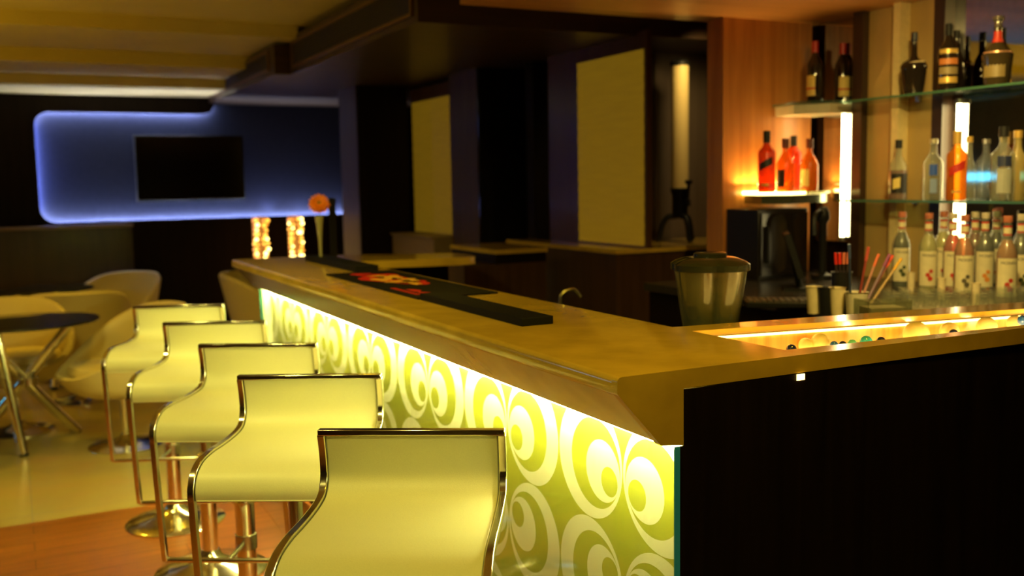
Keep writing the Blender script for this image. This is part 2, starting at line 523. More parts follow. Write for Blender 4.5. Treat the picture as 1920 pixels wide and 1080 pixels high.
struct('window_sill', MB().box(2.66, 2.86, 6.48, 7.33, .9, 1.05).box(2.64, 2.86, 6.48, 7.33, 1.05, 1.065), mat('sill_paint', (.30, .22, .14), .5))
# blue reflection on the glossy column, built from glowing strips
wl = empty('column_reflection', (3.275, 6.0, 1.25), 0, 'slim vertical blue reflection on the dark column, built as a glowing strip with white lower tip', 'painted reflection')
MB().box(-.014, .014, -.012, 0, .03, .64).build('tube', emis('dim_blue', (.10, .13, .42), .22), wl)
MB().box(-.016, .016, -.02, 0, 0, .035).build('lower_tip', emis('blue_white_tip', (.75, .8, 1), 1.6), wl)
MB().box(-.015, .015, -.016, 0, .62, .65).build('upper_tip', emis('blue_tip', (.3, .35, 1), .5), wl)

# back of the bar: warm wood wall, right wall with posts and mirrors
struct('wall_bar_far', MB().box(3.065, 3.62, 3.80, 3.92, 0, 2.2), WARMW)
struct('wall_bar_right', MB().box(3.70, 3.78, .6, 3.92, 0, 2.2), DARKW)
struct('trim_8', MB().box(3.58, 3.70, 3.43, 3.49, .9, 2.2), wood('dark_post', (.03, .015, .007), (.05, .025, .012), 'Z', 20))
struct('trim_9', MB().box(3.62, 3.70, 3.235, 3.43, .9, 2.2), AMBERP)
struct('trim_10', MB().box(3.56, 3.70, 3.195, 3.235, .9, 2.2), CREAMP)
struct('trim_11', MB().box(3.62, 3.70, 3.05, 3.195, .9, 2.2), AMBERP)
struct('trim_12', MB().box(3.60, 3.70, 2.995, 3.05, .9, 2.2), wood('dark_post', (.03, .015, .007), (.05, .025, .012), 'Z', 20))
for y0, y1, z0, lab in ((3.49, 3.80, 1.12, 'narrow mirror in the corner behind the two wine bottles'),
                        (1.2, 2.995, .965, 'wide smoked mirror behind the glass shelves and syrup bottles')):
    mo = MB().box(3.665, 3.70, y0, y1, z0, 2.2).build('wall_mirror', MIRROR)
    tag(mo, lab, 'mirror')
# tube lamps on the mirrors
for x, y, z0, z1, lab in ((3.645, 3.60, 1.145, 1.80, 'vertical warm tube lamp in the corner mirror beside the dark post'),
                          (3.645, 2.945, .99, 1.74, 'vertical warm tube lamp on the wide mirror behind the glass shelves')):
    t = empty('tube_lamp', (x, y, z0), 0, lab, 'tube lamp')
    MB().lathe([(.011, 0), (.011, z1 - z0)], 14).build('tube', emis('tube_glow', (1, .80, .34), 9), t)
    MB().lathe([(.02, -.02), (.02, 0)], 14).build('end_cap', STEEL, t)
    MB().lathe([(.02, z1 - z0), (.02, z1 - z0 + .02)], 14).build('end_cap', STEEL, t)

# cyan neon line on the left wall; it shows in the wide mirror
nl = empty('wall_light', (-3.19, 8.05, 1.36), 0, 'cyan neon bar on the side wall, seen reflected in the wide mirror', 'wall light')
MB().box(0, .03, -.5, .5, 0, .09).build('neon_bar', emis('cyan_neon', (.05, .55, 1), 5), nl)

# ================================================================== BAR COUNTER
Y0, Y1 = 1.507, 5.04
ZT, ZB = 1.08, 1.043
ct = MB()
def slab_profile():
    p = [(1.43, ZT), (.984, ZT)]
    for a in (30, 60, 90): p.append((.984 - .010 * math.sin(R_(a)), ZT - .010 + .010 * math.cos(R_(a))))
    p += [(.974, ZB + .006), (.979, ZB), (1.066, .945), (1.072, .938), (1.124, .932), (1.124, ZB), (1.43, ZB)]
    return p
# end block carries the full profile (a solid stone cheek), the rest is top slab with a stone nose
ct.prism(slab_profile(), 'Y', Y0, Y0 + .02)
ct.prism([(1.43, ZT), (.984, ZT), (.979, ZT - .002), (.974, ZT - .010), (.974, ZB + .006), (.979, ZB), (1.43, ZB)], 'Y', Y0 + .02, Y1)
ct.prism([(1.43, Y0), (3.3, Y0 - .02), (3.3, 1.515), (2.124, 1.530), (1.43, 1.568)], 'Z', ZB, ZT)
ct.prism([(1.43, 1.885), (2.395, 1.714), (3.3, 1.60), (3.3, 1.70), (2.525, 1.808), (1.43, 1.962)], 'Z', ZT - .015, ZT)
ct.prism([(1.43, 4.50), (1.95, 4.40), (2.03, 4.42), (2.06, 4.52), (2.06, 4.70), (1.43, 5.04)], 'Z', ZB, ZT)
top = ct.build('bar_countertop', STONE)
tag(top, 'long honey coloured stone bar top with a thick rounded front edge', 'countertop')
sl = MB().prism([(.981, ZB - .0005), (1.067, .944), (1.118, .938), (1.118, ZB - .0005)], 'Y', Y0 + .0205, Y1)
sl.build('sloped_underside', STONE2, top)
tr = MB()
tr.prism([(1.43, 1.875), (2.395, 1.704), (3.25, 1.60), (3.25, 1.60 + .012), (2.395, 1.716), (1.43, 1.887)], 'Z', .95, ZT - .0155)
tr.prism([(1.43, 1.887), (1.43, 1.568), (1.445, 1.568), (1.445, 1.883)], 'Z', .95, ZB)
tr.prism([(1.43, 1.556), (2.124, 1.524), (3.25, 1.513), (3.25, 1.525), (2.124, 1.536), (1.43, 1.568)], 'Z', .95, ZB)
tr.build('trough_lining', wood('trough_teak', (.42, .17, .03), (.66, .32, .08), 'Z', 40, .35), top)
MB().prism([(1.445, 1.866), (2.395, 1.696), (3.25, 1.592), (3.25, 1.599), (2.395, 1.7035), (1.445, 1.8745)], 'Z', ZT - .0205, ZT - .0155).build('ledge_light_strip', emis('ledge_glow', (1, .70, .16), 3), top)
lf = MB().prism([(1.445, 1.568), (2.124, 1.537), (3.25, 1.526), (3.25, 1.598), (2.395, 1.702), (1.445, 1.874)], 'Z', .995, 1.012)
lf.build('lit_trough_floor', emis('trough_glow', (1, .60, .12), 1.6), top)
for x in (1.98, 2.16, 2.34, 2.52, 2.8, 3.05):
    pl = bpy.data.lights.new('trough_lamp', 'POINT'); pl.energy = .35; pl.color = (1, .72, .22); pl.shadow_soft_size = .01
    po = bpy.data.objects.new('trough_lamp', pl); COL.objects.link(po)
    po.location = (x, 1.56, 1.03)

base = empty('bar_counter_base', (1.3, 3.2, 0), 0, 'bar counter body with green retro circle front behind glass and dark wood end', 'bar counter')
def bb(mb, name, m, **k):
    for v in mb.bm.verts: v.co -= Vector((1.3, 3.2, 0))
    return mb.build(name, m, base, **k)
PT = pattern_mat()
pp = MB().box(1.158, 1.17, Y0 + .006, Y1 - .01, .09, .945)
po_ = pp.build('patterned_panel', PT, base); po_.location = (-1.3, -3.2, 0)
bb(MB().box(1.1035, 1.1155, Y0 + .003, Y1 - .01, .06, .931), 'glass_panel', PANE)
bb(MB().box(1.1033, 1.1157, Y0, Y0 + .003, .06, .931), 'glass_edge', EDGE)['label'] = 'teal polished edge of the glass'
bb(MB().box(1.1033, 1.1157, Y1 - .01, Y1 - .006, .06, .931), 'glass_edge', EDGE)
bb(MB().box(1.17, 1.40, Y0 + .03, Y1 - .01, .09, ZB - .002), 'carcass', DARKW)
bb(MB().box(1.13, 1.40, Y0 + .03, Y1 - .02, .006, .09), 'plinth', MATT)

rb = empty('bar_return_base', (2.3, 1.7, 0), 0, 'dark wood body of the short bar section that runs to the right picture edge', 'bar counter')
MB().prism([(1.1162 - 2.3, .06), (3.3 - 2.3, .06), (3.3 - 2.3, ZB - .002), (1.1245 - 2.3, ZB - .002), (1.1245 - 2.3, .9305), (1.1162 - 2.3, .9305)], 'Y', Y0 - 1.7, Y0 + .005 - 1.7).build('end_panel', DARKW, rb)
MB().box(-.89, .9, -.165, .08, 0, .93).build('carcass', DARKW, rb)
MB().box(1.407 - 2.3, 1.427 - 2.3, Y0 - .0025 - 1.7, Y0 - .0002 - 1.7, 1.028, 1.0405).build('lit_slot', emis('slot_glow', (1, .62, .16), 3), rb)
fl_ = MB().box(1.43, 1.99, 4.66, 4.69, 0, ZB - .002).box(1.43, 1.46, 4.69, 5.02, 0, ZB - .002).build('bar_far_base', DARKW)
tag(fl_, 'dark wood base under the short far leg of the bar top', 'bar counter')
bb(MB().box(1.117, 1.157, Y1 - .016, Y1 - .011, .09, .931), 'end_closure', mat('pale_closure', (.6, .6, .38), .5))
ls = bb(MB().tube([(1.136, Y0 + .03, .917), (1.136, Y1 - .02, .917)], .006, 8), 'light_strip', emis('strip_glow', (1, .90, .34), 105))

# balls in the lit trough
BC = dict(cream=mat('cream_ball', (.80, .62, .30), .45), navy=mat('navy_glass_ball', (.01, .015, .06), .08, coat=.5),
          blue=mat('blue_glass_ball', (.02, .10, .45), .08, coat=.5), cyan=mat('cyan_glass_ball', (.05, .42, .60), .08, coat=.5),
          mint=mat('mint_glass_ball', (.15, .55, .38), .08, coat=.5))
G = 'balls lying in the lit trough of the bar top'
balls = [(1484, 655, 10, 'navy', 'small navy ball at the left end of the lit trough'),
         (1511, 653, 14, 'cream', 'low cream ball between the end navy ball and the big cream ball'),
         (1538, 644, 18, 'cream', 'big round cream ball, leftmost of the large ones in the trough'),
         (1564, 647, 8, 'blue', 'bright blue glass ball right beside the big cream ball'),
         (1580, 647, 8, 'navy', 'navy glass ball between the blue one and the mint one'),
         (1598, 645, 9, 'mint', 'mint green glass ball in the middle of the row'),
         (1624, 641, 12, 'cyan', 'cyan glass ball between the mint and a navy one'),
         (1652, 640, 9, 'navy', 'navy glass ball just right of the cyan ball'),
         (1718, 629, 24, 'cream', 'largest cream ball lying low and brightly lit in mid trough'),
         (1780, 622, 18, 'cream', 'cream ball with a navy ball resting in front of it'),
         (1788, 626, 9, 'navy', 'navy glass ball in front of a cream ball, toward the right'),
         (1850, 613, 19, 'cream', 'round cream ball, second from the right picture edge'),
         (1903, 606, 15, 'cream', 'cream ball by the right picture edge below a blue one'),
         (1918, 601, 10, 'blue', 'blue ball at the very right end of the visible trough')]
for x, y, rp, c, lab in balls:
    xx = at(x, y, Y=1.75).x
    yb = 1.875 - (xx - 1.43) * .176 if xx < 2.395 else 1.70 - (xx - 2.395) * .115
    r = rp * 2.25 / F
    p = at(x, y, Y=yb - r * 1.6 - (.05 if c != 'cream' else 0))
    r = rp * ((ROT.transposed() @ (p - CAM)).z * -1) / F
    o = MB().ball((0, 0, 0), r, 20, 12).build('decor_ball', BC[c]); o.location = (p.x, p.y, max(p.z, 1.0125 + r))
    tag(o, lab, 'decorative ball', G)

# ================================================================== THINGS ON THE BAR TOP
m1 = MB().box(1.125, 1.215, 2.175, 2.868, ZT, ZT + .021).build('rail_mat', RUBBER, bevel=.002)
tag(m1, 'long black rubber drip mat lying nearest on the bar top', 'bar mat', 'black rubber rail mats')
m2 = MB().box(1.26, 1.36, 3.93, 4.72, ZT, ZT + .026).build('rail_mat', RUBBER, bevel=.002)
tag(m2, 'black rubber drip mat farther along the bar, beside the flower vase', 'bar mat', 'black rubber rail mats')
bm_ = empty('bar_mat', (1.26, 3.38, ZT), 0, 'flat black bar mat printed with red and yellow shapes between the two rubber mats', 'bar mat')
MB().box(-.14, .14, -.505, .505, 0, .006).build('mat_base', mat('mat_black', (.005, .005, .006), .6, spec=.2), bm_)
def blob(cx, cy, rx, ry, seed, n=22, rough=.28):
    rnd = random.Random(seed); ph = [rnd.uniform(0, 6.3) for _ in range(4)]
    pts = []
    for i in range(n):
        a = 2 * PI * i / n
        k = 1 + rough * (math.sin(3 * a + ph[0]) * .5 + math.sin(5 * a + ph[1]) * .35 + math.sin(8 * a + ph[2]) * .25)
        pts.append((cx + rx * k * math.cos(a), cy + ry * k * math.sin(a)))
    return pts
red = mat('mat_red', (.55, .012, .008), .5); yel = mat('mat_yellow', (.75, .42, .06), .5)
pr = MB()
for i, (cx, cy, rx, ry) in enumerate(((0, .16, .085, .22), (-.03, .38, .04, .06), (.03, -.04, .05, .09), (-.07, -.30, .016, .05), (-.07, -.39, .018, .03), (-.06, -.46, .02, .025))):
    pr.prism(blob(cx, cy, rx, ry, i), 'Z', .006, .0064)
for i in range(9): pr.box(-.115, -.095, -.20 - i * .028, -.182 - i * .028, .006, .0064)
pr.build('red_print', red, bm_)
py_ = MB()
for i, (cx, cy, rx, ry) in enumerate(((.03, .20, .04, .075), (-.03, .13, .045, .05), (.0, .28, .03, .03), (.05, .06, .028, .06), (-.02, .02, .03, .04), (.015, -.08, .018, .05))):
    py_.prism(blob(cx, cy, rx, ry, i + 20, rough=.5), 'Z', .0064, .0068)
py_.build('yellow_print', yel, bm_)
pk = MB()
for i, (cx, cy, rx, ry) in enumerate(((.02, .12, .018, .03), (-.01, .22, .012, .04), (.03, .03, .01, .03))):
    pk.prism(blob(cx, cy, rx, ry, i + 50, rough=.5), 'Z', .0068, .0071)
pk.build('dark_print', mat('mat_black', (.005, .005, .006), .6, spec=.2), bm_)

# flower vase
vp = at(602, 491, Z=ZT)
va = empty('flower_vase', (vp.x, vp.y, ZT), 0, 'slim trumpet shaped glass vase near the far end of the bar top', 'vase')
MB().lathe([(.0, .0), (.017, 0), (.019, .004), (.010, .012), (.007, .04), (.009, .10), (.014, .17), (.020, .218), (.018, .218), (.012, .17), (.007, .10), (.004, .05), (0, .045)], 20, cap=False).build('vase_glass', glass('vase_glass', (.9, .9, .8), .6, .03, (.75, .72, .45)), va)
fl = empty('gerbera_flower', (vp.x, vp.y, ZT + .04), 0, 'orange gerbera daisy standing in the slim glass vase', 'flower')
MB().tube([(0, 0, .01), (0, 0, .10), (.002, -.001, .18), (.0, -.004, .232)], .0022, 8).build('stem', mat('stem_green', (.12, .25, .04), .5), fl)
hd = Matrix.Translation((0, -.006, .238)) @ Matrix.Rotation(R_(62), 4, 'X') @ Matrix.Rotation(R_(-15), 4, 'Y')
pe = MB()
for ringi, (nn, ln, el) in enumerate(((20, .052, .10), (18, .044, .30), (14, .030, .55))):
    for i in range(nn):
        a = 2 * PI * (i + .5 * ringi) / nn + random.uniform(-.05, .05)
        l = ln * random.uniform(.93, 1.05); cs, sn = math.cos(a), math.sin(a)
        rows = []
        for t, wd in ((.15, .002), (.4, .0058), (.75, .0068), (.95, .004), (1, .001)):
            z = l * t * el + .002 * ringi - (.012 * t * t if ringi == 0 else 0)
            rows.append([hd @ Vector((cs * l * t - sn * sgn * wd, sn * l * t + cs * sgn * wd, z)) for sgn in (-1, 1)])
        pe.grid(rows)
pe.build('petals', mat('gerbera_orange', (.95, .24, .01), .6, emit=None), fl)
ce = MB(); ce.ball((0, 0, 0), .012, 14, 8, 1, 1, .5)
for v in ce.bm.verts: v.co = hd @ (v.co + Vector((0, 0, .006)))
ce.build('flower_centre', mat('gerbera_centre', (.35, .16, .03), .8), fl)

# slim black stand by the vase
p = at(617, 486, Z=ZT)
st = empty('menu_holder', (p.x + .03, p.y + .02, ZT), 0, 'slim black upright holder standing just behind the flower vase', 'menu holder')
MB().box(-.022, .022, -.012, .012, 0, .006).build('foot', BLACK, st)
MB().box(-.016, .018, -.005, .005, .006, .30).build('upright', BLACK, st, bevel=.002)

# faucet on the inner side
fx = at(1050, 568, X=1.50)
sk = MB().box(1.44, 1.80, fx.y - .25, fx.y + .35, 0, .93).build('sink_cabinet', mat('dark_worktop', (.035, .030, .030), .25))
tag(sk, 'dark low sink unit inside the bar beneath the small faucet', 'cabinet')
fa = empty('bar_faucet', (1.50, fx.y, .93), 0, 'small steel faucet just showing behind the inner edge of the bar top', 'faucet')
MB().tube(smooth_path([(0, 0, 0), (0, 0, .13), (.01, 0, .165), (.05, 0, .175), (.075, 0, .15)], 5), .006, 8).build('spout', STEEL, fa)
MB().lathe([(.018, 0), (.018, .012), (.01, .02)], 14).build('base', STEEL, fa)

# ================================================================== BAR STOOLS
PROF = smooth_path([(0, .912), (-.012, .86), (-.012, .815), (.012, .782), (.065, .770), (.14, .770), (.22, .773), (.30, .776), (.375, .772), (.425, .752), (.443, .722), (.440, .695)], 6)
RAIL = PROF + [Vector((.425, .60)), Vector((.405, .48)), Vector((.380, .33))] if False else None
def make_stool():
    r = empty('bar_stool', (0, 0, 0), 0)
    hw = .1925
    prof = [Vector((p[0], p[1], 0)) for p in smooth_path([(0, .912, 0), (-.012, .86, 0), (-.012, .815, 0), (.012, .782, 0), (.060, .772, 0), (.13, .770, 0), (.20, .772, 0), (.27, .775, 0), (.34, .771, 0), (.385, .752, 0), (.402, .722, 0), (.401, .695, 0)], 6)]
    # local axes: X sideways, -Y to the front of the stool
    lw = hw - .009
    rows_t, rows_b = [], []
    for i, p in enumerate(prof):
        a = prof[max(i - 1, 0)]; b = prof[min(i + 1, len(prof) - 1)]
        t = (b - a).normalized(); nrm = Vector((-t.y, t.x, 0))
        nrm = nrm if nrm.y > 0 or nrm.x > 0 else -nrm
        top_, bot = p + nrm * .004, p - nrm * .009
        rows_t.append([Vector((x, -top_.x, top_.y)) for x in (-lw, -lw * .5, 0, lw * .5, lw)])
        rows_b.append([Vector((x, -bot.x, bot.y)) for x in (-lw, -lw * .5, 0, lw * .5, lw)])
    sm = MB(); sm.grid(rows_t); sm.grid([row[::-1] for row in rows_b])
    sm.grid([[a[0], b[0]] for a, b in zip(rows_b, rows_t)], True); sm.grid([[a[-1], b[-1]] for a, b in zip(rows_t, rows_b)], True)
    sm.grid([rows_t[0][::-1], rows_b[0][::-1]]); sm.grid([rows_t[-1], rows_b[-1]])
    bmesh.ops.remove_doubles(sm.bm, verts=sm.bm.verts[:], dist=1e-5)
    so = sm.build('seat', LEATHER, r)
    md = so.modifiers.new('bevel', 'BEVEL'); md.width = .003; md.segments = 2; md.limit_method = 'ANGLE'; md.angle_limit = R_(50)
    fr = MB()
    for sx in (-1, 1):
        path = [Vector((sx * hw, -p.x, p.y)) for p in prof]
        path += [Vector((sx * hw, -x, z)) for x, z in ((.396, .62), (.385, .50), (.372, .38), (.366, .335), (.362, .322))]
        fr.tube(path, .008, sq=(.0080, .0095))
    fr.box(-hw - .0065, hw + .0065, -.010, .009, .909, .922)
    fr.build('frame', CHROME, r, bevel=.002)
    ft = MB().tube([(-hw, -.362, .322), (hw, -.362, .322)], .008, 10)
    ft.tube([(0, -.362, .322), (0, -.225, .322)], .008, 10)
    ft.build('footrest', CHROME, r)
    cy = -.20
    pm = MB()
    T = Matrix.Translation((0, cy, 0))
    pm.lathe([(.030, .05), (.030, .44), (.032, .445), (.032, .455), (.026, .46), (.0185, .462), (.0185, .74)], 24, T)
    pm.build('gas_lift_pole', CHROME, r)
    MB().lathe([(.034, .30), (.034, .345)], 20, T).build('collar', CHROME2, r)
    MB().lathe([(0, .0), (.205, .0), (.207, .006), (.200, .012), (.15, .022), (.09, .036), (.055, .052), (.040, .07), (.034, .085), (.0, .085)], 40, T, cap=False).build('base', CHROME, r)
    MB().box(-.10, .10, cy - .10, cy + .10, .742, .760).build('seat_plate', CHROME2, r)
    MB().tube([(-.03, cy, .735), (-.10, cy - .02, .725), (-.155, cy - .03, .700)], [.005, .005, .009], 8).build('lever', BLACK, r)
    return r
LABS = ['white leather bar stool nearest the camera, cut off by the bottom of the picture',
        'white leather bar stool, second from the camera, standing behind the nearest one',
        'white leather bar stool in the middle of the row of five',
        'white leather bar stool, fourth from the camera and second from the far end',
        'white leather bar stool at the far end of the row beside the tub chairs']
spots = [((.564, 2.026), (.887, 1.818)), ((.535, 2.734), (.872, 2.541)), ((.535, 3.354), (.866, 3.164)), ((.511, 3.99), (.844, 3.817)), ((.467, 4.653), (.809, 4.46))]
proto = make_stool()
for i, (a, b) in enumerate(spots):
    s = proto if i == 0 else copy_tree(proto)
    s.location = ((a[0] + b[0]) / 2, (a[1] + b[1]) / 2, .004)
    s.rotation_euler = (0, 0, R_((-30.5, -29.0, -30.5, -26, -24.5)[i]))
    tag(s, LABS[i], 'bar stool', 'white bar stools along the bar front')

# ================================================================== LOUNGE: tub chairs and tables
def make_tub():
    r = empty('tub_chair', (0, 0, 0), 0)
    N = 40
    def h(a):   # a = 0 at the back
        c = math.cos(a)
        k = max(0, min(1, (c + 1) / 2))
        e = k * k * (3 - 2 * k)
        return .435 + .345 * e ** .8
    rows = []
    def ring(fr_, fz): rows.append([Vector((fr_(a) * math.sin(a), fr_(a) * math.cos(a) * 1.0, fz(a))) for a in [2 * PI * i / N for i in range(N + 1)]])
    ring(lambda a: .002, lambda a: .30); ring(lambda a: .15, lambda a: .30); ring(lambda a: .22, lambda a: .315)
    for t in (.0, .15, .35, .6, .85, .97):
        ring(lambda a, t=t: .27 + .075 * t ** .8 + .03 * max(0, math.cos(a)) * t, lambda a, t=t: .345 + (h(a) - .345) * t)
    ring(lambda a: .332 + .03 * max(0, math.cos(a)), lambda a: h(a) + .006)
    ring(lambda a: .312 + .03 * max(0, math.cos(a)), lambda a: h(a) + .002)
    for t in (.85, .5, .2, 0):
        ring(lambda a, t=t: .265 + .035 * t + .02 * max(0, math.cos(a)) * t, lambda a, t=t: .43 + max(0, h(a) - .43) * t)
    ring(lambda a: .002, lambda a: .43)
    sm = MB().grid(rows); bmesh.ops.remove_doubles(sm.bm, verts=sm.bm.verts[:], dist=.003)
    sm.build('shell', TUB, r)
    MB().lathe([(0, .425), (.245, .425), (.26, .44), (.262, .465), (.25, .482), (.15, .49), (0, .492)], 32, Matrix.Translation((0, -.02, 0)), cap=False).build('seat_cushion', TUB, r)
    MB().lathe([(.022, .04), (.022, .30)], 16).build('pole', CHROME, r)
    MB().lathe([(0, 0), (.20, 0), (.20, .008), (.12, .02), (.05, .04), (.026, .07), (0, .07)], 32, cap=False).build('base', CHROME, r)
    return r
tubs = [((.50, 5.86), 95, 'cream leather tub chair right behind the far bar stool, open side to the table'),
        ((.66, 8.15), 160 + 180 - 180 - 20, 'cream leather tub chair farthest back, left of the dark wall, high rounded back'),
        ((.36, 7.30), 180, 'cream leather tub chair turned away between the two round tables'),
        ((-.04, 6.55), 15, 'cream leather tub chair behind the near glass table, facing the camera'),
        ((-.47, 5.95), -85, 'cream leather tub chair cut off by the left picture edge'),
        ((1.76, 7.70), -75, 'cream leather tub chair half hidden by the far corner of the bar')]
pt_ = make_tub()
for i, ((x, y), deg, lab) in enumerate(tubs):
    s = pt_ if i == 0 else copy_tree(pt_)
    s.location = (x, y, 0); s.rotation_euler = (0, 0, R_(-deg) if False else R_(deg - 180 if False else deg))
    tag(s, lab, 'tub chair', 'cream leather tub chairs in the lounge')
# chair backs sit at local +Y; angles: back direction = +Y turned by rz
for s, deg in zip([o for o in COL.objects if o.name.startswith('tub_chair')], (-78, -42, 175, 12, 88, 70)):
    s.rotation_euler = (0, 0, R_(deg))

def make_table(loc, lab, rad=.39, zt=.72, rot=0, legs=None):
    t = empty('round_table', (loc[0], loc[1], 0), R_(rot), lab, 'table', 'round glass tables in the lounge')
    MB().lathe([(0, zt - .012), (rad - .004, zt - .012), (rad, zt - .006), (rad - .003, zt), (0, zt)], 56, cap=False).build('tabletop', TABLEG, t)
    for a, b in legs:
        a = Vector(a) - Vector((loc[0], loc[1], 0)); b = Vector(b) - Vector((loc[0], loc[1], 0))
        g = MB().tube([a, b], .027, 16).build('leg', CHROME, t)
        MB().lathe([(.024, 0), (.024, .012)], 14, Matrix.Translation((a.x, a.y, 0))).build('rubber_foot', BLACK, g)
    hub = MB().lathe([(.05, .36), (.05, .40)], 20); hub.build('hub', CHROME2, t)
    return t
def feet(c, rf, rt, a0, tw, zt=.705):
    return [((c[0] + rf * math.cos(R_(a0 + 120 * k)), c[1] + rf * math.sin(R_(a0 + 120 * k)), .012),
             (c[0] + rt * math.cos(R_(a0 + 120 * k + tw)), c[1] + rt * math.sin(R_(a0 + 120 * k + tw)), zt)) for k in range(3)]
c1 = (.03, 6.10)
make_table(c1, 'round smoked glass table on crossed chrome tubes, nearest in the lounge', legs=[
    ((-.02, 5.92, .012), (-.115, 5.98, .705)), ((.27, 6.34, .012), (-.22, 5.98, .705)), ((-.28, 6.28, .012), (.27, 6.05, .705))])
c2 = (.20, 8.06)
make_table(c2, 'round dark glass table farther back between two tub chairs', rad=.33, legs=feet(c2, .25, .2, 30, 150))

# ================================================================== GOLD LAMPS AND TV ON THE FAR WALL
for x0, x1, lab in ((1.915, 2.065, 'left of the two glittering gold pillar lamps below the niche'),
                    (2.235, 2.385, 'right of the two glittering gold pillar lamps below the niche, behind the vase')):
    g = empty('pillar_lamp', ((x0 + x1) / 2, 8.95, 0), 0, lab, 'pillar lamp', 'gold pillar lamps at the far wall')
    MB().box(-.08, .08, -.06, .06, 0, .05).build('base', BLACK, g)
    MB().box(-.012, .012, -.03, .045, .05, 1.17).build('core', mat('copper_core', (.30, .12, .03), .35, .6, emit=(1, .35, .05), es=.25), g)
    for sx in (-1, 1):
        sm = MB(); rnd = random.Random(int(x0 * 100) + sx)
        for i in range(26):
            z = .09 + i * .042
            for q in range(2):
                sm.mi = rnd.choice((0, 1, 1, 2))
                sm.ball((sx * .046 + rnd.uniform(-.014, .014) + (q - .5) * .02, -.03 + rnd.uniform(-.01, .01), z + rnd.uniform(-.008, .008)), rnd.uniform(.010, .017), 8, 6)
        s_ = sm.build('bead_strand', [emis('bead_gold', (1, .28, .015), .8), emis('bead_bright', (1, .42, .04), 1.4), emis('bead_white', (1, .70, .18), 4)], g)
        s_['kind'] = 'stuff'
        MB().tube([(sx * .046, 0, .05), (sx * .046, 0, 1.165)], .02, 10).build('rod', mat('copper_core', (.30, .12, .03), .35, .6), g)
tv = empty('television', (1.485, FW + .10, 1.33), 0, 'black flat television hanging inside the blue lit niche', 'television')
MB().box(-.475, .475, -.06, -.02, 0, .585).build('housing', BLACK, tv, bevel=.004)
MB().box(-.462, .462, -.064, -.0605, .018, .572).build('screen', SCREEN, tv)
MB().box(-.15, .15, -.02, .039, .15, .42).build('wall_bracket', BLACK, tv)

# ================================================================== SIDE COUNTER WITH BEER TOWER
sc_ = empty('side_counter', (3.2, 4.8, 0), 0, 'dark side counter with a thin honey stone top below the yellow blind', 'side counter')
def sb(mb, name, m, **k):
    for v in mb.bm.verts: v.co -= Vector((3.2, 4.8, 0))
    return mb.build(name, m, sc_, **k)
sb(MB().prism([(2.794, 4.325), (3.99, 4.325), (3.99, 4.98), (2.97, 4.98), (2.97, 5.6), (2.794, 5.6)], 'Z', 1.058, 1.08), 'counter_top', STONE)
sb(MB().prism([(2.81, 4.345), (3.96, 4.345), (3.96, 4.96), (2.95, 4.96), (2.95, 5.58), (2.81, 5.58)], 'Z', 0, 1.058), 'cabinet', wood('side_cabinet_wood', (.045, .020, .010), (.070, .032, .016), 'Z', 22))
lc = empty('back_counter', (2.3, 5.3, 0), 0, 'low dark counter behind the bar aisle with a short honey stone ledge', 'side counter')
MB().box(.02, .34, -.52, .1, 1.055, 1.078).build('counter_top', STONE, lc)
MB().box(-.16, .34, -.50, .1, 0, 1.0).build('cabinet', wood('side_cabinet_wood', (.045, .020, .010), (.070, .032, .016), 'Z', 22), lc)
MB().box(.03, .34, -.50, .1, 1.0, 1.055).build('ledge_block', DARKW, lc)
tp = at(1275, 446, Y=4.62)
bt = empty('beer_tower', (tp.x, 4.62, 1.08), 0, 'tall beer tower with pale tube on a black three legged base', 'beer tower')
MB().lathe([(.050, .29), (.050, 1.0)], 28).build('tube', glass('beer_tube', (.95, .85, .55), .12, .08, (.85, .66, .28)), bt)
MB().lathe([(0, 1.03), (.04, 1.03), (.056, 1.015), (.056, .998), (0, .998)][::-1], 28, cap=False).build('lid', BLACK, bt)
MB().lathe([(.0, .14), (.035, .14), (.045, .17), (.045, .27), (.054, .29), (.054, .31), (0, .31)], 28, cap=False).build('base_body', BLACK, bt)
MB().lathe([(.010, .31), (.010, .99)], 10).build('cooling_core', mat('amber_core', (.5, .33, .1), .4), bt)
for a in (-100, 20, 140):
    c, s_ = math.cos(R_(a)), math.sin(R_(a))
    MB().tube([(c * r_, s_ * r_, z) for r_, z in smooth_path([(.02, .15, 0), (.07, .145, 0), (.10, .10, 0), (.115, .04, 0), (.125, .011, 0)], 4) and [(q.x, q.y) for q in smooth_path([(.02, .15, 0), (.07, .145, 0), (.10, .10, 0), (.115, .04, 0), (.125, .011, 0)], 4)]], .017, 10).build('leg', BLACK, bt)
tapm = MB().tube([(0, -.045, .24), (0, -.085, .24), (0, -.085, .21)], .010, 10)
tapm.tube([(0, -.075, .25), (0, -.08, .33), (0, -.08, .335)], [.007, .010, .018], 8)
tapm.tube([(-.02, -.08, .345), (.02, -.08, .345)], .011, 8).build('tap', BLACK, bt)
# small pale box and wall rail in the recess behind
bx = MB().box(0, .12, 0, .08, 0, .075).build('wall_speaker', mat('pale_box', (.45, .33, .18), .6)); bxp = at(1217, 190, Y=5.5)
bx.location = (bxp.x, 5.51, bxp.z); tag(bx, 'small pale box fixed on the wall left of the beer tower top', 'wall box')

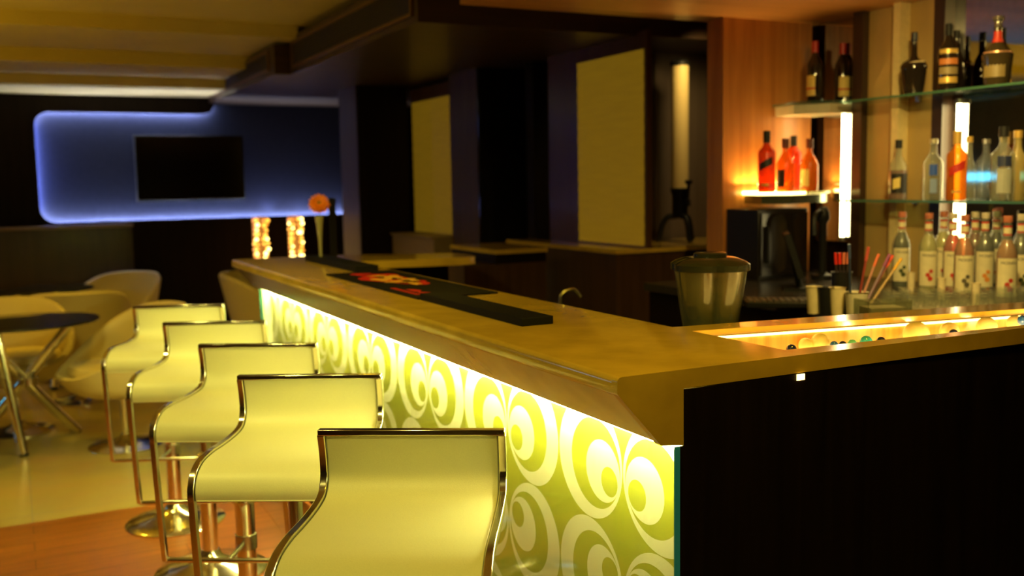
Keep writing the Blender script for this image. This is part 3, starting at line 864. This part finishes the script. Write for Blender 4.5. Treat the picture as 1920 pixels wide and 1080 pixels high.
# ================================================================== BACK BAR: worktop, shelves
wt = empty('back_worktop', (3.1, 2.7, 0), 0, 'dark back bar worktop below the glass shelves', 'worktop')
MB().box(-.50, .56, -.66, 1.09, .93, .965).build('work_surface', mat('dark_worktop', (.035, .030, .030), .25), wt)
MB().box(-.47, .56, -.66, 1.09, 0, .93).build('cabinet', DARKW, wt)
us = empty('under_counter_shelf', (1.85, 2.13, 0), 0, 'dark work shelf inside the bar carrying the blender jar', 'shelf')
MB().box(-.40, .30, -.165, .20, .90, .93).build('shelf_board', mat('dark_worktop', (.035, .030, .030), .25), us)
MB().box(-.38, .28, -.15, .18, 0, .90).build('cabinet', DARKW, us)

def shelf(name, poly, z, th, lab, lit=None):
    e = empty(name, (poly[0][0], poly[0][1], z), 0, lab, 'glass shelf')
    pts = [(a - poly[0][0], b - poly[0][1]) for a, b in poly]
    MB().prism(pts, 'Z', -th, 0).build('glass_board', SHELFG, e)
    return e
S1z, S2z = 1.785, 1.333
for z, lab in ((S1z, 'upper glass shelf carrying the dark liqueur bottles before the mirror'), (S2z, 'lower glass shelf carrying the clear and amber spirit bottles')):
    e = shelf('glass_shelf', [(3.60, 3.43), (3.44, 3.43), (3.44, 1.6), (3.60, 1.6)], z, .010, lab)
    for y in (-.30, -1.2):
        MB().box(.0, .045, y - .008, y + .008, -.022, -.0105).build('bracket', STEEL, e)
    MB().box(-.1605, -.160, -1.83, 0, -.0095, -.0005).build('front_edge', mat('shelf_edge_green', (.07, .18, .11), .15), e)
c_up = shelf('corner_shelf', [(3.64, 3.49), (3.64, 3.79), (3.36, 3.79), (3.33, 3.62), (3.44, 3.49)], 1.795, .012, 'upper corner glass shelf under the two red capped wine bottles')
MB().prism([(-.02, .01), (-.02, .29), (-.27, .29), (-.29, .14), (-.19, .01)], 'Z', -.058, -.013).build('shelf_box', mat('shelf_box_pale', (.65, .62, .48), .25, .3), c_up)  # cream base stands in for the tube lamp mirrored on this box
c_lo = shelf('corner_shelf', [(3.58, 3.62), (3.58, 3.79), (3.16, 3.79), (3.12, 3.60), (3.24, 3.50)], 1.372, .012, 'lower corner glass shelf, glowing, under the four whisky bottles')
MB().prism([(-.01, .01), (-.01, .16), (-.40, .16), (-.44, -.01), (-.34, -.10)], 'Z', -.055, -.014).build('shelf_box', mat('shelf_box_dark', (.20, .22, .16), .12, .8), c_lo)
MB().box(-.41, -.02, .145, .162, -.011, .004).build('light_strip', emis('shelf_glow', (1, .62, .14), 14), c_lo)
MB().prism([(-.02, .012), (-.02, .14), (-.39, .14), (-.42, .0), (-.335, -.09)], 'Z', -.0138, -.0125).build('lit_panel', emis('shelf_panel_glow', (1, .72, .22), 1.5), c_lo)
area('whisky_shelf_light', (3.35, 3.775, 1.40), (0, -.25, 1), .42, .02, 1.8, (1, .60, .15), 160)

# dark equipment in the corner below the whisky shelf
fr_ = empty('bar_fridge', (3.28, 3.62, .965), 0, 'dark cabinet in the corner below the glowing whisky shelf', 'cabinet')
MB().box(-.20, .10, -.06, .17, 0, .33).build('housing', mat('fridge_black', (.010, .008, .008), .3), fr_, bevel=.004)
MB().box(-.19, .09, -.072, -.062, .02, .31).build('door', mat('fridge_glass', (.012, .009, .008), .12), fr_)
MB().box(-.17, -.16, -.090, -.073, .08, .25).build('handle', BLACK, fr_)
mp_ = at(1500, 560, Z=.965)
mo = empty('register_monitor', (2.98, 3.18, .965), R_(50), 'black cash register monitor tilted back on the back bar worktop', 'monitor')
MB().box(-.10, .10, -.07, .07, 0, .012).build('foot', BLACK, mo)
MB().tube([(0, 0, .012), (0, .03, .14)], .014, 10).build('neck', BLACK, mo)
scm = MB().box(-.13, .13, -.012, .012, 0, .19, Matrix.Translation((0, .0, .06)) @ Matrix.Rotation(R_(-18), 4, 'X')); scm.build('screen_housing', BLACK, mo)
MB().box(-.122, .122, -.0135, -.0125, .01, .18, Matrix.Translation((0, .0, .06)) @ Matrix.Rotation(R_(-18), 4, 'X')).build('screen', mat('dull_screen', (.004, .003, .003), .5, spec=.08), mo)
kp = at(1445, 572, Z=.975)
kb = empty('register_keyboard', (kp.x + .1, kp.y, .965), R_(-35), 'black register keyboard lying on the worktop left of the straw holders', 'keyboard')
MB().box(-.17, .17, -.07, .07, 0, .02).build('housing', BLACK, kb, bevel=.003)
km = MB()
for i in range(14):
    for j in range(5): km.box(-.16 + i * .023, -.142 + i * .023, -.06 + j * .024, -.041 + j * .024, .02, .026)
km.build('keys', mat('dark_keys', (.06, .05, .04), .5), kb)
# black spout machine
sp_ = at(1540, 440, Y=3.52)
dm = empty('drink_dispenser', (3.36, 3.44, .965), 0, 'black dispenser with a curved spout in front of the corner mirror', 'dispenser')
MB().lathe([(.05, 0), (.05, .02), (.02, .03), (.018, .26), (.03, .28), (.03, .31), (.018, .335), (0, .34)], 18, cap=False).build('body', BLACK, dm)
MB().tube(smooth_path([(0, 0, .29), (-.04, -.02, .315), (-.09, -.04, .29), (-.10, -.05, .21)], 5), .012, 8).build('spout', BLACK, dm)

# ================================================================== BOTTLES
def make_bottle(name, prof, gm, seg=24, square=None, cap=None, capm=None, label=None, labelm=None, neck=None, neckm=None, fill=None, fillm=None, extra=None):
    r = empty(name, (0, 0, 0))
    mb = MB().lathe(prof, seg, cap=False)
    if square:
        for v in mb.bm.verts:
            a = math.atan2(v.co.y, v.co.x); rr = math.hypot(v.co.x, v.co.y)
            if rr > square:
                k = min(1 / max(abs(math.cos(a)), abs(math.sin(a))), 1.25)
                f = min(1, (rr - square) / .012)
                v.co.x *= 1 + (k * .88 - 1) * f; v.co.y *= 1 + (k * .88 - 1) * f
    mb.build('glass_body', gm, r)
    if fill: MB().lathe(fill, seg, cap=False).build('liquid', fillm, r)
    if cap: MB().lathe(cap, 18, cap=False).build('cap', capm, r)
    def band(z0, z1, rad, a0, a1, tilt=0, rz=None):
        rows = []
        for i in range(15):
            a = R_(a0 + (a1 - a0) * i / 14); dz = tilt * math.sin(a - R_((a0 + a1) / 2))
            rows.append([Vector((rad * math.cos(a), rad * math.sin(a), z + dz)) for z in (z0, z1)])
        return MB().grid(rows)
    for nm, (z0, z1, rad, a0, a1, tilt), m in (label or []):
        band(z0, z1, rad, a0, a1, tilt).build(nm, m, r)
    if neck: MB().lathe(neck, 20, cap=False).build('neck_foil', neckm, r)
    return r
def prof_std(rb, hb, rn, ht, sh=.04, foot=.0):
    return [(0, 0), (rb * .9, 0), (rb, .006), (rb, hb), (rb * .92, hb + sh * .3), (rb * .62, hb + sh * .75), (rn * 1.15, hb + sh * 1.15), (rn, hb + sh * 1.5), (rn, ht), (0, ht)]
# side of a bottle that faces the camera is around 225 deg
A0, A1 = 165, 285
lw_ = mat('label_cream', (.80, .72, .46), .6); ly_ = mat('label_yellow', (.85, .66, .20), .6); lb_ = mat('label_black', (.015, .012, .01), .5)
lr_ = mat('label_red', (.6, .03, .02), .5); lg_ = mat('label_gold', (.75, .48, .12), .35, .3); lblue = mat('label_navy', (.02, .03, .10), .5)
wineg = mat('wine_glass_dark', (.012, .008, .006), .06, coat=.5)
foil = mat('red_foil', (.45, .02, .02), .35)
def place(r, x, y, X=None, Y=None, z=0, lab='', group='', rz=0, cat='bottle', same=False):
    p = at(x, y, Z=z) if X is None and Y is None else at(x, y, X=X, Y=Y)
    r.location = (p.x, p.y, z); r.rotation_euler = (0, 0, rz)
    tag(r, lab, cat, group); return r

GU = 'bottles on the upper glass shelves'; GL = 'bottles on the lower glass shelves'
# wine
def wine():
    return make_bottle('wine_bottle', prof_std(.037, .175, .014, .285, .045), wineg, cap=[(0, .287), (.0155, .287), (.0155, .235), (.0145, .225)], capm=foil,
                       label=[('label', (.03, .125, .0378, 175, 265, 0), ly_), ('label_stripe', (.060, .068, .0381, 175, 265, 0), lr_)])
wb = wine(); wb2 = copy_tree(wb)
wb2.children[2] if len(wb2.children) > 2 else None
for b_, x, lab, rz in ((wb, 1528, 'left of the two red capped dark wine bottles on the corner shelf', R_(-35)), (wb2, 1580, 'right of the two red capped dark wine bottles on the corner shelf', R_(25))):
    p = at(x, 120, Y=3.62); b_.location = (p.x, 3.62, 1.795); b_.rotation_euler = (0, 0, rz)
    tag(b_, lab, 'bottle', 'wine bottles on the corner shelf')
# cognac
cg_ = make_bottle('liqueur_bottle', [(0, 0), (.036, 0), (.042, .02), (.053, .105), (.055, .12), (.045, .137), (.020, .15), (.013, .165), (.012, .225), (.0, .225)],
                  mat('dark_bottle_glass', (.02, .014, .01), .08, coat=.5), cap=[(.0, .262), (.013, .262), (.014, .235), (.012, .222), (0, .222)], capm=mat('navy_cap', (.02, .025, .06), .3),
                  label=[('neck_ribbon', (.128, .136, .0475, 150, 300, .006), mat('ribbon', (.8, .62, .35), .4))])
place(cg_, 1712, 183, X=3.50, z=S1z, lab='dark squat bottle with a long thin neck, leftmost on the upper shelf', group=GU)
bc = make_bottle('cream_liqueur_bottle', [(0, 0), (.036, 0), (.040, .01), (.040, .15), (.036, .175), (.02, .20), (.014, .215), (.013, .255), (0, .255)],
                 mat('dark_bottle_glass', (.02, .014, .01), .08, coat=.5), cap=[(0, .272), (.015, .272), (.015, .235), (.014, .225)], capm=MATT,
                 label=[('label', (.03, .055, .041, A0, A1, 0), lg_), ('label_scene', (.065, .095, .041, A0, A1, 0), mat('label_olive', (.3, .22, .1), .5)), ('label_top', (.105, .13, .041, A0, A1, 0), mat('label_orange', (.6, .2, .05), .5)), ('shoulder_foil', (.15, .168, .0405, A0, A1, 0), lg_)])
place(bc, 1776, 175, X=3.50, z=S1z, lab='black round bottle with gold and orange label, second on the upper shelf', group=GU)
bd = make_bottle('liqueur_bottle', [(0, 0), (.034, 0), (.038, .02), (.036, .10), (.028, .14), (.014, .17), (.013, .225), (0, .225)], wineg,
                 cap=[(0, .255), (.014, .255), (.014, .222), (0, .222)], capm=MATT)
bd.location = (bc.location.x + .085, bc.location.y + .03, S1z)
tag(bd, 'plain black bottle half hidden behind the gold labelled round bottle', 'bottle', GU)
ti = make_bottle('liqueur_bottle', [(0, 0), (.046, 0), (.048, .01), (.056, .095), (.058, .118), (.045, .135), (.022, .165), (.016, .185), (.015, .225), (0, .225)],
                 mat('bronze_bottle_glass', (.05, .035, .015), .1, coat=.6), cap=[(0, .268), (.020, .268), (.022, .255), (.014, .247), (.014, .235), (.018, .225), (0, .225)], capm=mat('dark_silver', (.4, .38, .35), .25, .8),
                 neck=[(.0225, .166), (.0165, .186), (.0155, .21)], neckm=mat('red_neck', (.6, .04, .02), .4),
                 label=[('shoulder_band', (.120, .130, .0535, 150, 300, 0), mat('copper_band', (.8, .42, .25), .3, .6)), ('label', (.03, .085, .054, 160, 250, .0), mat('label_bronze', (.25, .18, .07), .45))])
place(ti, 1868, 168, X=3.50, z=S1z, lab='broad dark bottle with red neck and silver stopper, right on the upper shelf', group=GU)
# lower shelf
clearb = glass('bottle_clear', (.92, .95, .90), .80, .02, (.7, .72, .6))
amb = liquid('amber_whisky', (.75, .22, .02), (.85, .38, .06), .40)
rum = make_bottle('spirit_bottle', prof_std(.040, .135, .013, .235, .05), clearb, cap=[(0, .262), (.015, .262), (.015, .225), (0, .225)], capm=MATT,
                  fill=[(0, .004), (.038, .004), (.038, .130), (0, .131)], fillm=liquid('dark_rum', (.25, .03, .01), (.4, .06, .02), .3),
                  label=[('label', (.03, .115, .0408, A0 + 15, A1, 0), lb_), ('label_arc', (.05, .095, .0412, 190, 235, .01), ly_)])
place(rum, 1683, 371, X=3.50, z=S2z, lab='dark rum bottle with black label, leftmost on the lower shelf', group=GL)
vo = make_bottle('spirit_bottle', prof_std(.040, .155, .014, .240, .035), clearb, cap=[(0, .258), (.017, .258), (.017, .238), (0, .238)], capm=mat('silver_cap', (.7, .66, .5), .3, .6),
                 label=[('blue_lettering', (.105, .150, .0408, 200, 245, 0), mat('vodka_blue', (.03, .10, .55), .4)), ('blue_lettering', (.03, .09, .0408, 205, 245, 0), mat('vodka_pale', (.25, .35, .6), .4))])
place(vo, 1748, 373, X=3.50, z=S2z, lab='clear vodka bottle with blue lettering on the lower shelf', group=GL)
def slantw(name='whisky_bottle', gm=amb, sq=.03, lab_m=lr_, h=.285, cm_=lg_):
    return make_bottle(name, prof_std(.038, .185, .0145, h - .03, .03), gm, square=sq, cap=[(0, h), (.0165, h), (.0165, h - .055), (0, h - .055)], capm=cm_,
                       label=[('slanted_label', (.115, .150, .0415, 178, 268, .022), lab_m), ('lower_label', (.030, .042, .0415, 195, 245, 0), lg_)])
rl = slantw(); place(rl, 1792, 375, X=3.50, z=S2z, lab='square amber whisky bottle with slanted red label on the lower shelf', group=GL, rz=0)
cn = make_bottle('spirit_bottle', prof_std(.025, .13, .012, .24, .04), clearb, cap=[(0, .262), (.014, .262), (.014, .238), (0, .238)], capm=lg_)
place(cn, 1815, 374, X=3.56, z=S2z, lab='narrow clear bottle just behind the red labelled whisky', group=GL)
gn = make_bottle('spirit_bottle', prof_std(.040, .180, .015, .255, .03), clearb, square=.03, cap=[(0, .29), (.019, .29), (.019, .25), (0, .25)], capm=MATT,
                 label=[('label_top', (.135, .175, .043, 190, 262, 0), lblue), ('label', (.03, .125, .043, 190, 262, 0), mat('label_greyblue', (.45, .46, .40), .5))])
place(gn, 1878, 378, X=3.49, z=S2z, lab='square clear bottle with navy and white label and black cap on the lower shelf', group=GL)
gy = make_bottle('spirit_bottle', prof_std(.031, .170, .014, .25, .03), liquid('pale_gold', (.75, .62, .25), (.85, .75, .4), .5), cap=[(0, .275), (.017, .275), (.017, .245), (0, .245)], capm=lg_)
place(gy, 1905, 376, X=3.565, z=S2z, lab='pale gold bottle behind the square navy labelled bottle', group=GL)
# whisky corner shelf
GW = 'whisky bottles on the glowing corner shelf'
wh = liquid('red_amber_whisky', (.60, .07, .006), (.9, .24, .03), .45)
for x, dy, h, lm, lab in ((1437, 3.60, .285, lb_, 'leftmost red amber whisky bottle with a slanted black label on the glowing shelf'),
                          (1487, 3.72, .270, None, 'plain red amber whisky bottle standing behind the other three')):
    b_ = slantw(gm=wh, lab_m=lb_, h=h, cm_=MATT) if lm else make_bottle('whisky_bottle', prof_std(.038, .185, .0145, h - .03, .03), wh, square=.03, cap=[(0, h), (.0165, h), (.0165, h - .055), (0, h - .055)], capm=MATT)
    p = at(x, 350, Y=dy); b_.location = (p.x, dy, 1.372); tag(b_, lab, 'bottle', GW)
oa = liquid('orange_amber_whisky', (.80, .24, .015), (.95, .45, .06), .5)
for x, dy, lab, l2 in ((1472, 3.60, 'round orange whisky bottle, second from left on the glowing shelf', lb_), (1517, 3.60, 'round orange whisky bottle with pale label, right on the glowing shelf', ly_)):
    b_ = make_bottle('whisky_bottle', prof_std(.042, .125, .013, .225, .05), oa, cap=[(0, .250), (.017, .250), (.017, .205), (0, .205)], capm=mat('dark_red_cap', (.12, .02, .01), .4),
                     label=[('label', (.025, .105, .0428, 165, 225, 0), l2)])
    p = at(x, 350, Y=dy); b_.location = (p.x, dy, 1.372); tag(b_, lab, 'bottle', GW)

# syrup bottles on the worktop
tcv = bpy.data.curves.new('label_word', 'FONT'); tcv.body = 'MONIN'; tcv.size = .016; tcv.align_x = 'CENTER'
tob = bpy.data.objects.new('label_word', tcv); COL.objects.link(tob)
bpy.context.view_layer.update()
wordmesh = bpy.data.meshes.new_from_object(tob.evaluated_get(bpy.context.evaluated_depsgraph_get()))
bpy.data.objects.remove(tob); wordmesh.materials.clear(); wordmesh.materials.append(lb_)
for v in wordmesh.vertices:    # wrap the word round the bottle
    a = R_(228) + v.co.x / .0375; z = v.co.y
    v.co = (.0378 * math.cos(a), .0378 * math.sin(a), .148 + z)
GS = 'syrup bottles standing on the back worktop'
def syrup(body, tint, capc, fruit, clear=.4, lvl=.175, dk=None):
    r = empty('syrup_bottle')
    pr_ = [(0, 0), (.033, 0), (.036, .006), (.036, .180), (.034, .195), (.024, .222), (.0165, .238), (.0145, .262), (.0145, .305), (0, .305)]
    MB().lathe(pr_, 22, cap=False).build('glass_body', clearb, r)
    MB().lathe([(0, .005), (.0345, .005), (.0345, .178), (.032, .194), (.022, .220), (.015, .236), (0, .237)], 22, cap=False).build('liquid', liquid('syrup_' + capc[1], body, tint, clear), r)
    MB().lathe([(0, .322), (.016, .322), (.0165, .300), (.0155, .298)], 16, cap=False).build('cap', capc[0], r)
    MB().lathe([(.0152, .250), (.0152, .258)], 16, cap=False).build('neck_stripe', lr_, r)
    MB().lathe([(.0152, .258), (.0152, .280)], 16, cap=False).build('neck_label', lw_, r)
    MB().lathe([(.0152, .280), (.0152, .287)], 16, cap=False).build('neck_stripe', lr_, r)
    rows = [[Vector((.0370 * math.cos(R_(a)), .0370 * math.sin(R_(a)), z)) for z in (.030, .170)] for a in range(165, 291, 9)]
    l = MB().grid(rows).build('label', lw_, r)
    wd = bpy.data.objects.new('label_word', wordmesh); COL.objects.link(wd); wd.parent = l
    fm = MB()
    for i, (az, zz, rr) in enumerate(((222, .075, .009), (240, .090, .008), (236, .060, .010))):
        c = R_(az)
        n_ = Vector((math.cos(c), math.sin(c), 0)); t_ = Vector((-math.sin(c), math.cos(c), 0))
        ct_ = n_ * .0366 + Vector((0, 0, zz))
        ring = [fm.bm.verts.new(ct_ + t_ * rr * math.cos(k * PI / 6) + Vector((0, 0, rr * math.sin(k * PI / 6))) + n_ * (.0014 - .0)) for k in range(12)]
        fm.face(ring)
    fm.build('fruit_print', fruit, l)
    return r
whc = (mat('cap_white', (.75, .66, .5), .5), 'w'); rdc = mat('cap_rose', (.6, .2, .12), .5)
fr_r = mat('fruit_red', (.6, .04, .02), .5); fr_o = mat('fruit_orange', (.8, .3, .05), .5); fr_g = mat('fruit_dark', (.06, .08, .02), .5); fr_b = mat('fruit_brown', (.12, .10, .06), .5)
SY = [(1690, 543, 3.36, (.02, .03, .01), (.06, .08, .03), rdc, 'green', fr_g, .15, 'dark green syrup bottle standing alone at the left end of the row'),
      (1740, 545, 3.30, (.72, .66, .25), (.85, .80, .45), rdc, 'pale', fr_r, .45, 'pale yellow syrup bottle with red fruit label, second in the row'),
      (1768, 538, 3.50, (.70, .62, .22), (.85, .80, .45), rdc, 'pale2', fr_r, .55, 'pale syrup bottle set back behind the second and third ones'),
      (1786, 545, 3.36, (.55, .02, .01), (.7, .05, .03), whc[0], 'red', fr_r, .25, 'deep red syrup bottle behind the rosy amber one'),
      (1808, 552, 3.22, (.60, .14, .03), (.9, .4, .15), rdc, 'rose', fr_b, .4, 'rosy amber syrup bottle with palm tree label in front of the red one'),
      (1827, 538, 3.50, (.18, .01, .01), (.3, .03, .02), whc[0], 'wine', fr_r, .2, 'dark wine red syrup bottle in the rear row behind the rosy one'),
      (1846, 541, 3.44, (.03, .03, .05), (.08, .08, .1), whc[0], 'black', fr_o, .2, 'nearly black syrup bottle with white cap and orange fruit label'),
      (1867, 540, 3.59, (.03, .03, .06), (.08, .08, .1), whc[0], 'black2', fr_o, .2, 'nearly black syrup bottle right beside another with white cap'),
      (1888, 550, 3.22, (.55, .17, .03), (.85, .45, .12), rdc, 'amber', fr_r, .4, 'amber syrup bottle with one red fruit, second from the right edge'),
      (1914, 540, 3.40, (.04, .04, .05), (.1, .1, .1), whc[0], 'black3', fr_g, .2, 'black syrup bottle cut by the right edge of the picture')]
for x, y, X, body, tint, cp, key, fruit, cl, lab in SY:
    s = syrup(body, tint, (cp, key), fruit, cl)
    p = at(x, 480, X=X); s.location = (p.x, p.y, .965); tag(s, lab, 'bottle', GS)
# small white cups between the bottles
GC = 'small white cups in front of the syrup bottles'
cupm = mat('white_cup', (.85, .72, .45), .5)
def cup(name, r0, r1, h, m):
    return MB().lathe([(0, .002), (r0, .0), (r1, h), (r1 + .002, h), (r1 - .002, h - .001), (r0 - .002, .004), (0, .004)], 20, cap=False).build(name, m)
for x, X, lab in ((1708, 3.22, 'small white cup right of the dark green syrup bottle'), (1765, 3.14, 'small white cup between the pale yellow and the red syrup bottles'), (1830, 3.08, 'small white cup in front of the nearly black syrup bottles')):
    c = cup('small_cup', .013, .016, .085, cupm); p = at(x, 540, X=X); c.location = (p.x, p.y, .965); tag(c, lab, 'cup', GC)
# rows of upturned shot glasses on a cloth
GG = 'upturned shot glasses on the worktop'
gp0 = at(1700, 572, Z=.965)
mt = MB().box(-.17, .30, -.13, .13, 0, .006).build('glass_cloth', mat('grey_cloth', (.35, .30, .2), .8)); mt.location = (2.98, 2.50, .965); mt.rotation_euler = (0, 0, R_(-38))
tag(mt, 'thin grey cloth under the upturned shot glasses', 'cloth')
def tumbler(name, r0, r1, h):
    return MB().lathe([(0, 0), (r0, 0), (r1, h), (r1 - .0025, h), (r0 - .003, .012), (0, .012)], 20, cap=False).build(name, CLEAR)
g0 = MB().lathe([(.025, 0), (.019, .045), (.018, .05), (0, .05), (0, .040), (.016, .040), (.0225, 0), (.025, 0)], 18, cap=False).build('shot_glass', CLEAR)
k = 0
Mg = Matrix.Translation((2.98, 2.50, .971)) @ Matrix.Rotation(R_(-38), 4, 'Z')
for j in range(4):
    for i in range(8):
        g_ = g0 if k == 0 else g0.copy()
        if k: COL.objects.link(g_)
        g_.location = Mg @ Vector((-.145 + i * .058, -.095 + j * .060, 0)); k += 1
        tag(g_, 'small clear shot glass turned upside down among its rows on the worktop cloth', 'shot glass', GG)
for x, y, X, lab in ((1880, 560, 3.02, 'clear tumbler, left of the three glasses by the right picture edge'), (1902, 558, 3.10, 'clear tumbler, middle of the three glasses by the right picture edge'), (1925, 560, 3.04, 'clear tumbler cut by the right picture edge')):
    t = tumbler('glass_tumbler', .026, .034, .085); p = at(x, 555, X=X); t.location = (p.x, p.y, .965); tag(t, lab, 'glass', 'clear tumblers at the right of the worktop')

# straw holders and cups
bkm = mat('black_cup', (.012, .012, .012), .4)
def holder(px, py_, h, r, m, lab, D):
    p = at(px, py_, D=D)
    c = cup('straw_cup', r * .8, r, h, m); c.location = (p.x, p.y, .965); tag(c, lab, 'straw holder', 'cups holding straws on the worktop'); return c
h1 = holder(1578, 540, .14, .036, bkm, 'tall black cup holding red tipped straws', 3.5)
h2 = holder(1606, 560, .085, .038, mat('white_plastic', (.80, .74, .58), .4), 'white cup holding coloured straws that lean to the right', 3.35)
def straw(base_, top_, m, lab, grp, tip=None):
    b_, t_ = Vector(base_), Vector(top_)
    o = MB().tube([(0, 0, 0), t_ - b_], .0042, 8).build('drinking_straw', m); o.location = b_
    tag(o, lab, 'straw', grp)
    if tip:
        dv = (t_ - b_)
        MB().tube([dv * .80, dv * 1.01], .0052, 8).build('straw_tip', tip, o)
S = lambda n_, c: mat('straw_' + n_, c, .4)
rights = Vector((.8916, -.4524, 0))
for i, (dx, c, n_) in enumerate(((-.016, (.7, .03, .02), 'red'), (-.004, (.75, .04, .02), 'red'), (.008, (.7, .2, .12), 'rose'), (.020, (.75, .25, .18), 'rose'))):
    b_ = Vector(h1.location) + Vector((0, 0, .01)) + rights * dx * .6
    straw(b_, b_ + rights * (dx * .9) + Vector((0, .004 * i, .195)), S('dark', (.03, .02, .02)),
          ('short straw with a bright red tip at the left of the black cup', 'short straw with a red tip beside the leftmost one in the black cup', 'straw with a rosy tip in the middle of the black cup', 'straw with a rosy tip at the right of the black cup')[i], 'straws in the black cup', S(n_, c))
cols = [('blue', (.05, .08, .2), -.012, .0, .235, 'dark straw standing straight up with a red tip in the white cup'), ('pinkred', (.6, .10, .08), -.004, .05, .225, 'rosy straw leaning slightly right in the white cup'),
        ('coral', (.85, .20, .10), .004, .085, .20, 'coral straw leaning right, third from the left in the white cup'), ('violet', (.35, .10, .30), .010, .105, .20, 'violet tipped straw leaning right in the white cup'),
        ('redc', (.85, .10, .06), .014, .12, .195, 'red straw leaning far right in the white cup'), ('yellow', (.9, .50, .05), .018, .135, .185, 'yellow tipped straw leaning farthest right in the white cup')]
for i, (n_, c, dx, lean, hh, lab) in enumerate(cols):
    b_ = Vector(h2.location) + Vector((0, .006 * (-1) ** i, .01)) + rights * (dx * 1.2)
    straw(b_, b_ + rights * (lean + dx) * .8 + Vector((0, 0, hh)), S(n_ + '_body', tuple(.5 * q + .2 * (i > 1) for q in c)), lab, 'straws in the white cup', S(n_, c))
for x, D, lab, m in ((1526, 3.45, 'pale paper cup at the left of the black organiser', cupm), (1548, 3.42, 'black paper cup between the two pale cups', bkm), (1570, 3.40, 'pale paper cup right of the black paper cup', cupm)):
    p = at(x, 550, D=D); c = cup('paper_cup', .020, .028, .095, m); c.location = (p.x, p.y, .965); tag(c, lab, 'cup', 'paper cups left of the straws')
bxp = at(1655, 565, D=3.22)
nb = empty('napkin_box', (bxp.x, bxp.y, .965), R_(-20), 'clear acrylic napkin box right of the straw cup', 'napkin box')
MB().box(-.075, .075, -.05, .05, 0, .004).box(-.075, -.071, -.05, .05, 0, .075).box(.071, .075, -.05, .05, 0, .075).box(-.075, .075, -.05, -.047, 0, .07).box(-.075, .075, .047, .05, 0, .07).build('box_walls', PLASTIC, nb)
MB().box(-.06, .06, -.04, .04, .004, .05).build('napkins', mat('napkin', (.6, .52, .35), .8), nb)

# ================================================================== BLENDER JAR
pj = at(1331, 560, D=2.56)
ja = empty('blender_jar', (pj.x, pj.y, .93), R_(-27), 'large clear four lobed blender jar with a dark lid standing behind the bar top', 'blender jar')
def lobed(r, z, n=48, k=.10, rot=PI / 4):
    out = []
    for i in range(n):
        a = 2 * PI * i / n
        q = abs(math.cos(2 * (a)))
        rr = r * (1.06 - k * (1 - abs(math.sin(2 * a)) ** .6) + .05)
        out.append(Vector((rr * math.cos(a), rr * math.sin(a), z)))
    return out
def lobed_mesh(prof, k=.36):
    mb = MB(); rows = []
    for r, z in prof:
        ring = lobed(max(r, .001), z, k=k); rows.append(ring + [ring[0]])
    mb.grid(rows); bmesh.ops.remove_doubles(mb.bm, verts=mb.bm.verts[:], dist=.0006); return mb
lobed_mesh([(.055, .03), (.060, .035), (.068, .12), (.080, .20), (.092, .285), (.094, .292), (.090, .290), (.077, .20), (.065, .12), (.056, .04), (.001, .04)]).build('jar_body', PLASTIC, ja)
MB().lathe([(0, 0), (.06, 0), (.06, .03), (0, .03)], 30, cap=False).build('jar_collar', BLACK, ja)
LIDM = glass('smoked_lid', (.30, .33, .26), .55, .08, (.05, .055, .04))
lobed_mesh([(.001, .312), (.045, .311), (.065, .309), (.086, .301), (.097, .293), (.0975, .278), (.092, .276), (.001, .278)], k=.22).build('lid', LIDM, ja)
MB().lathe([(0, .322), (.036, .322), (.042, .319), (.043, .310), (0, .310)], 30, cap=False).build('lid_plug', LIDM, ja)
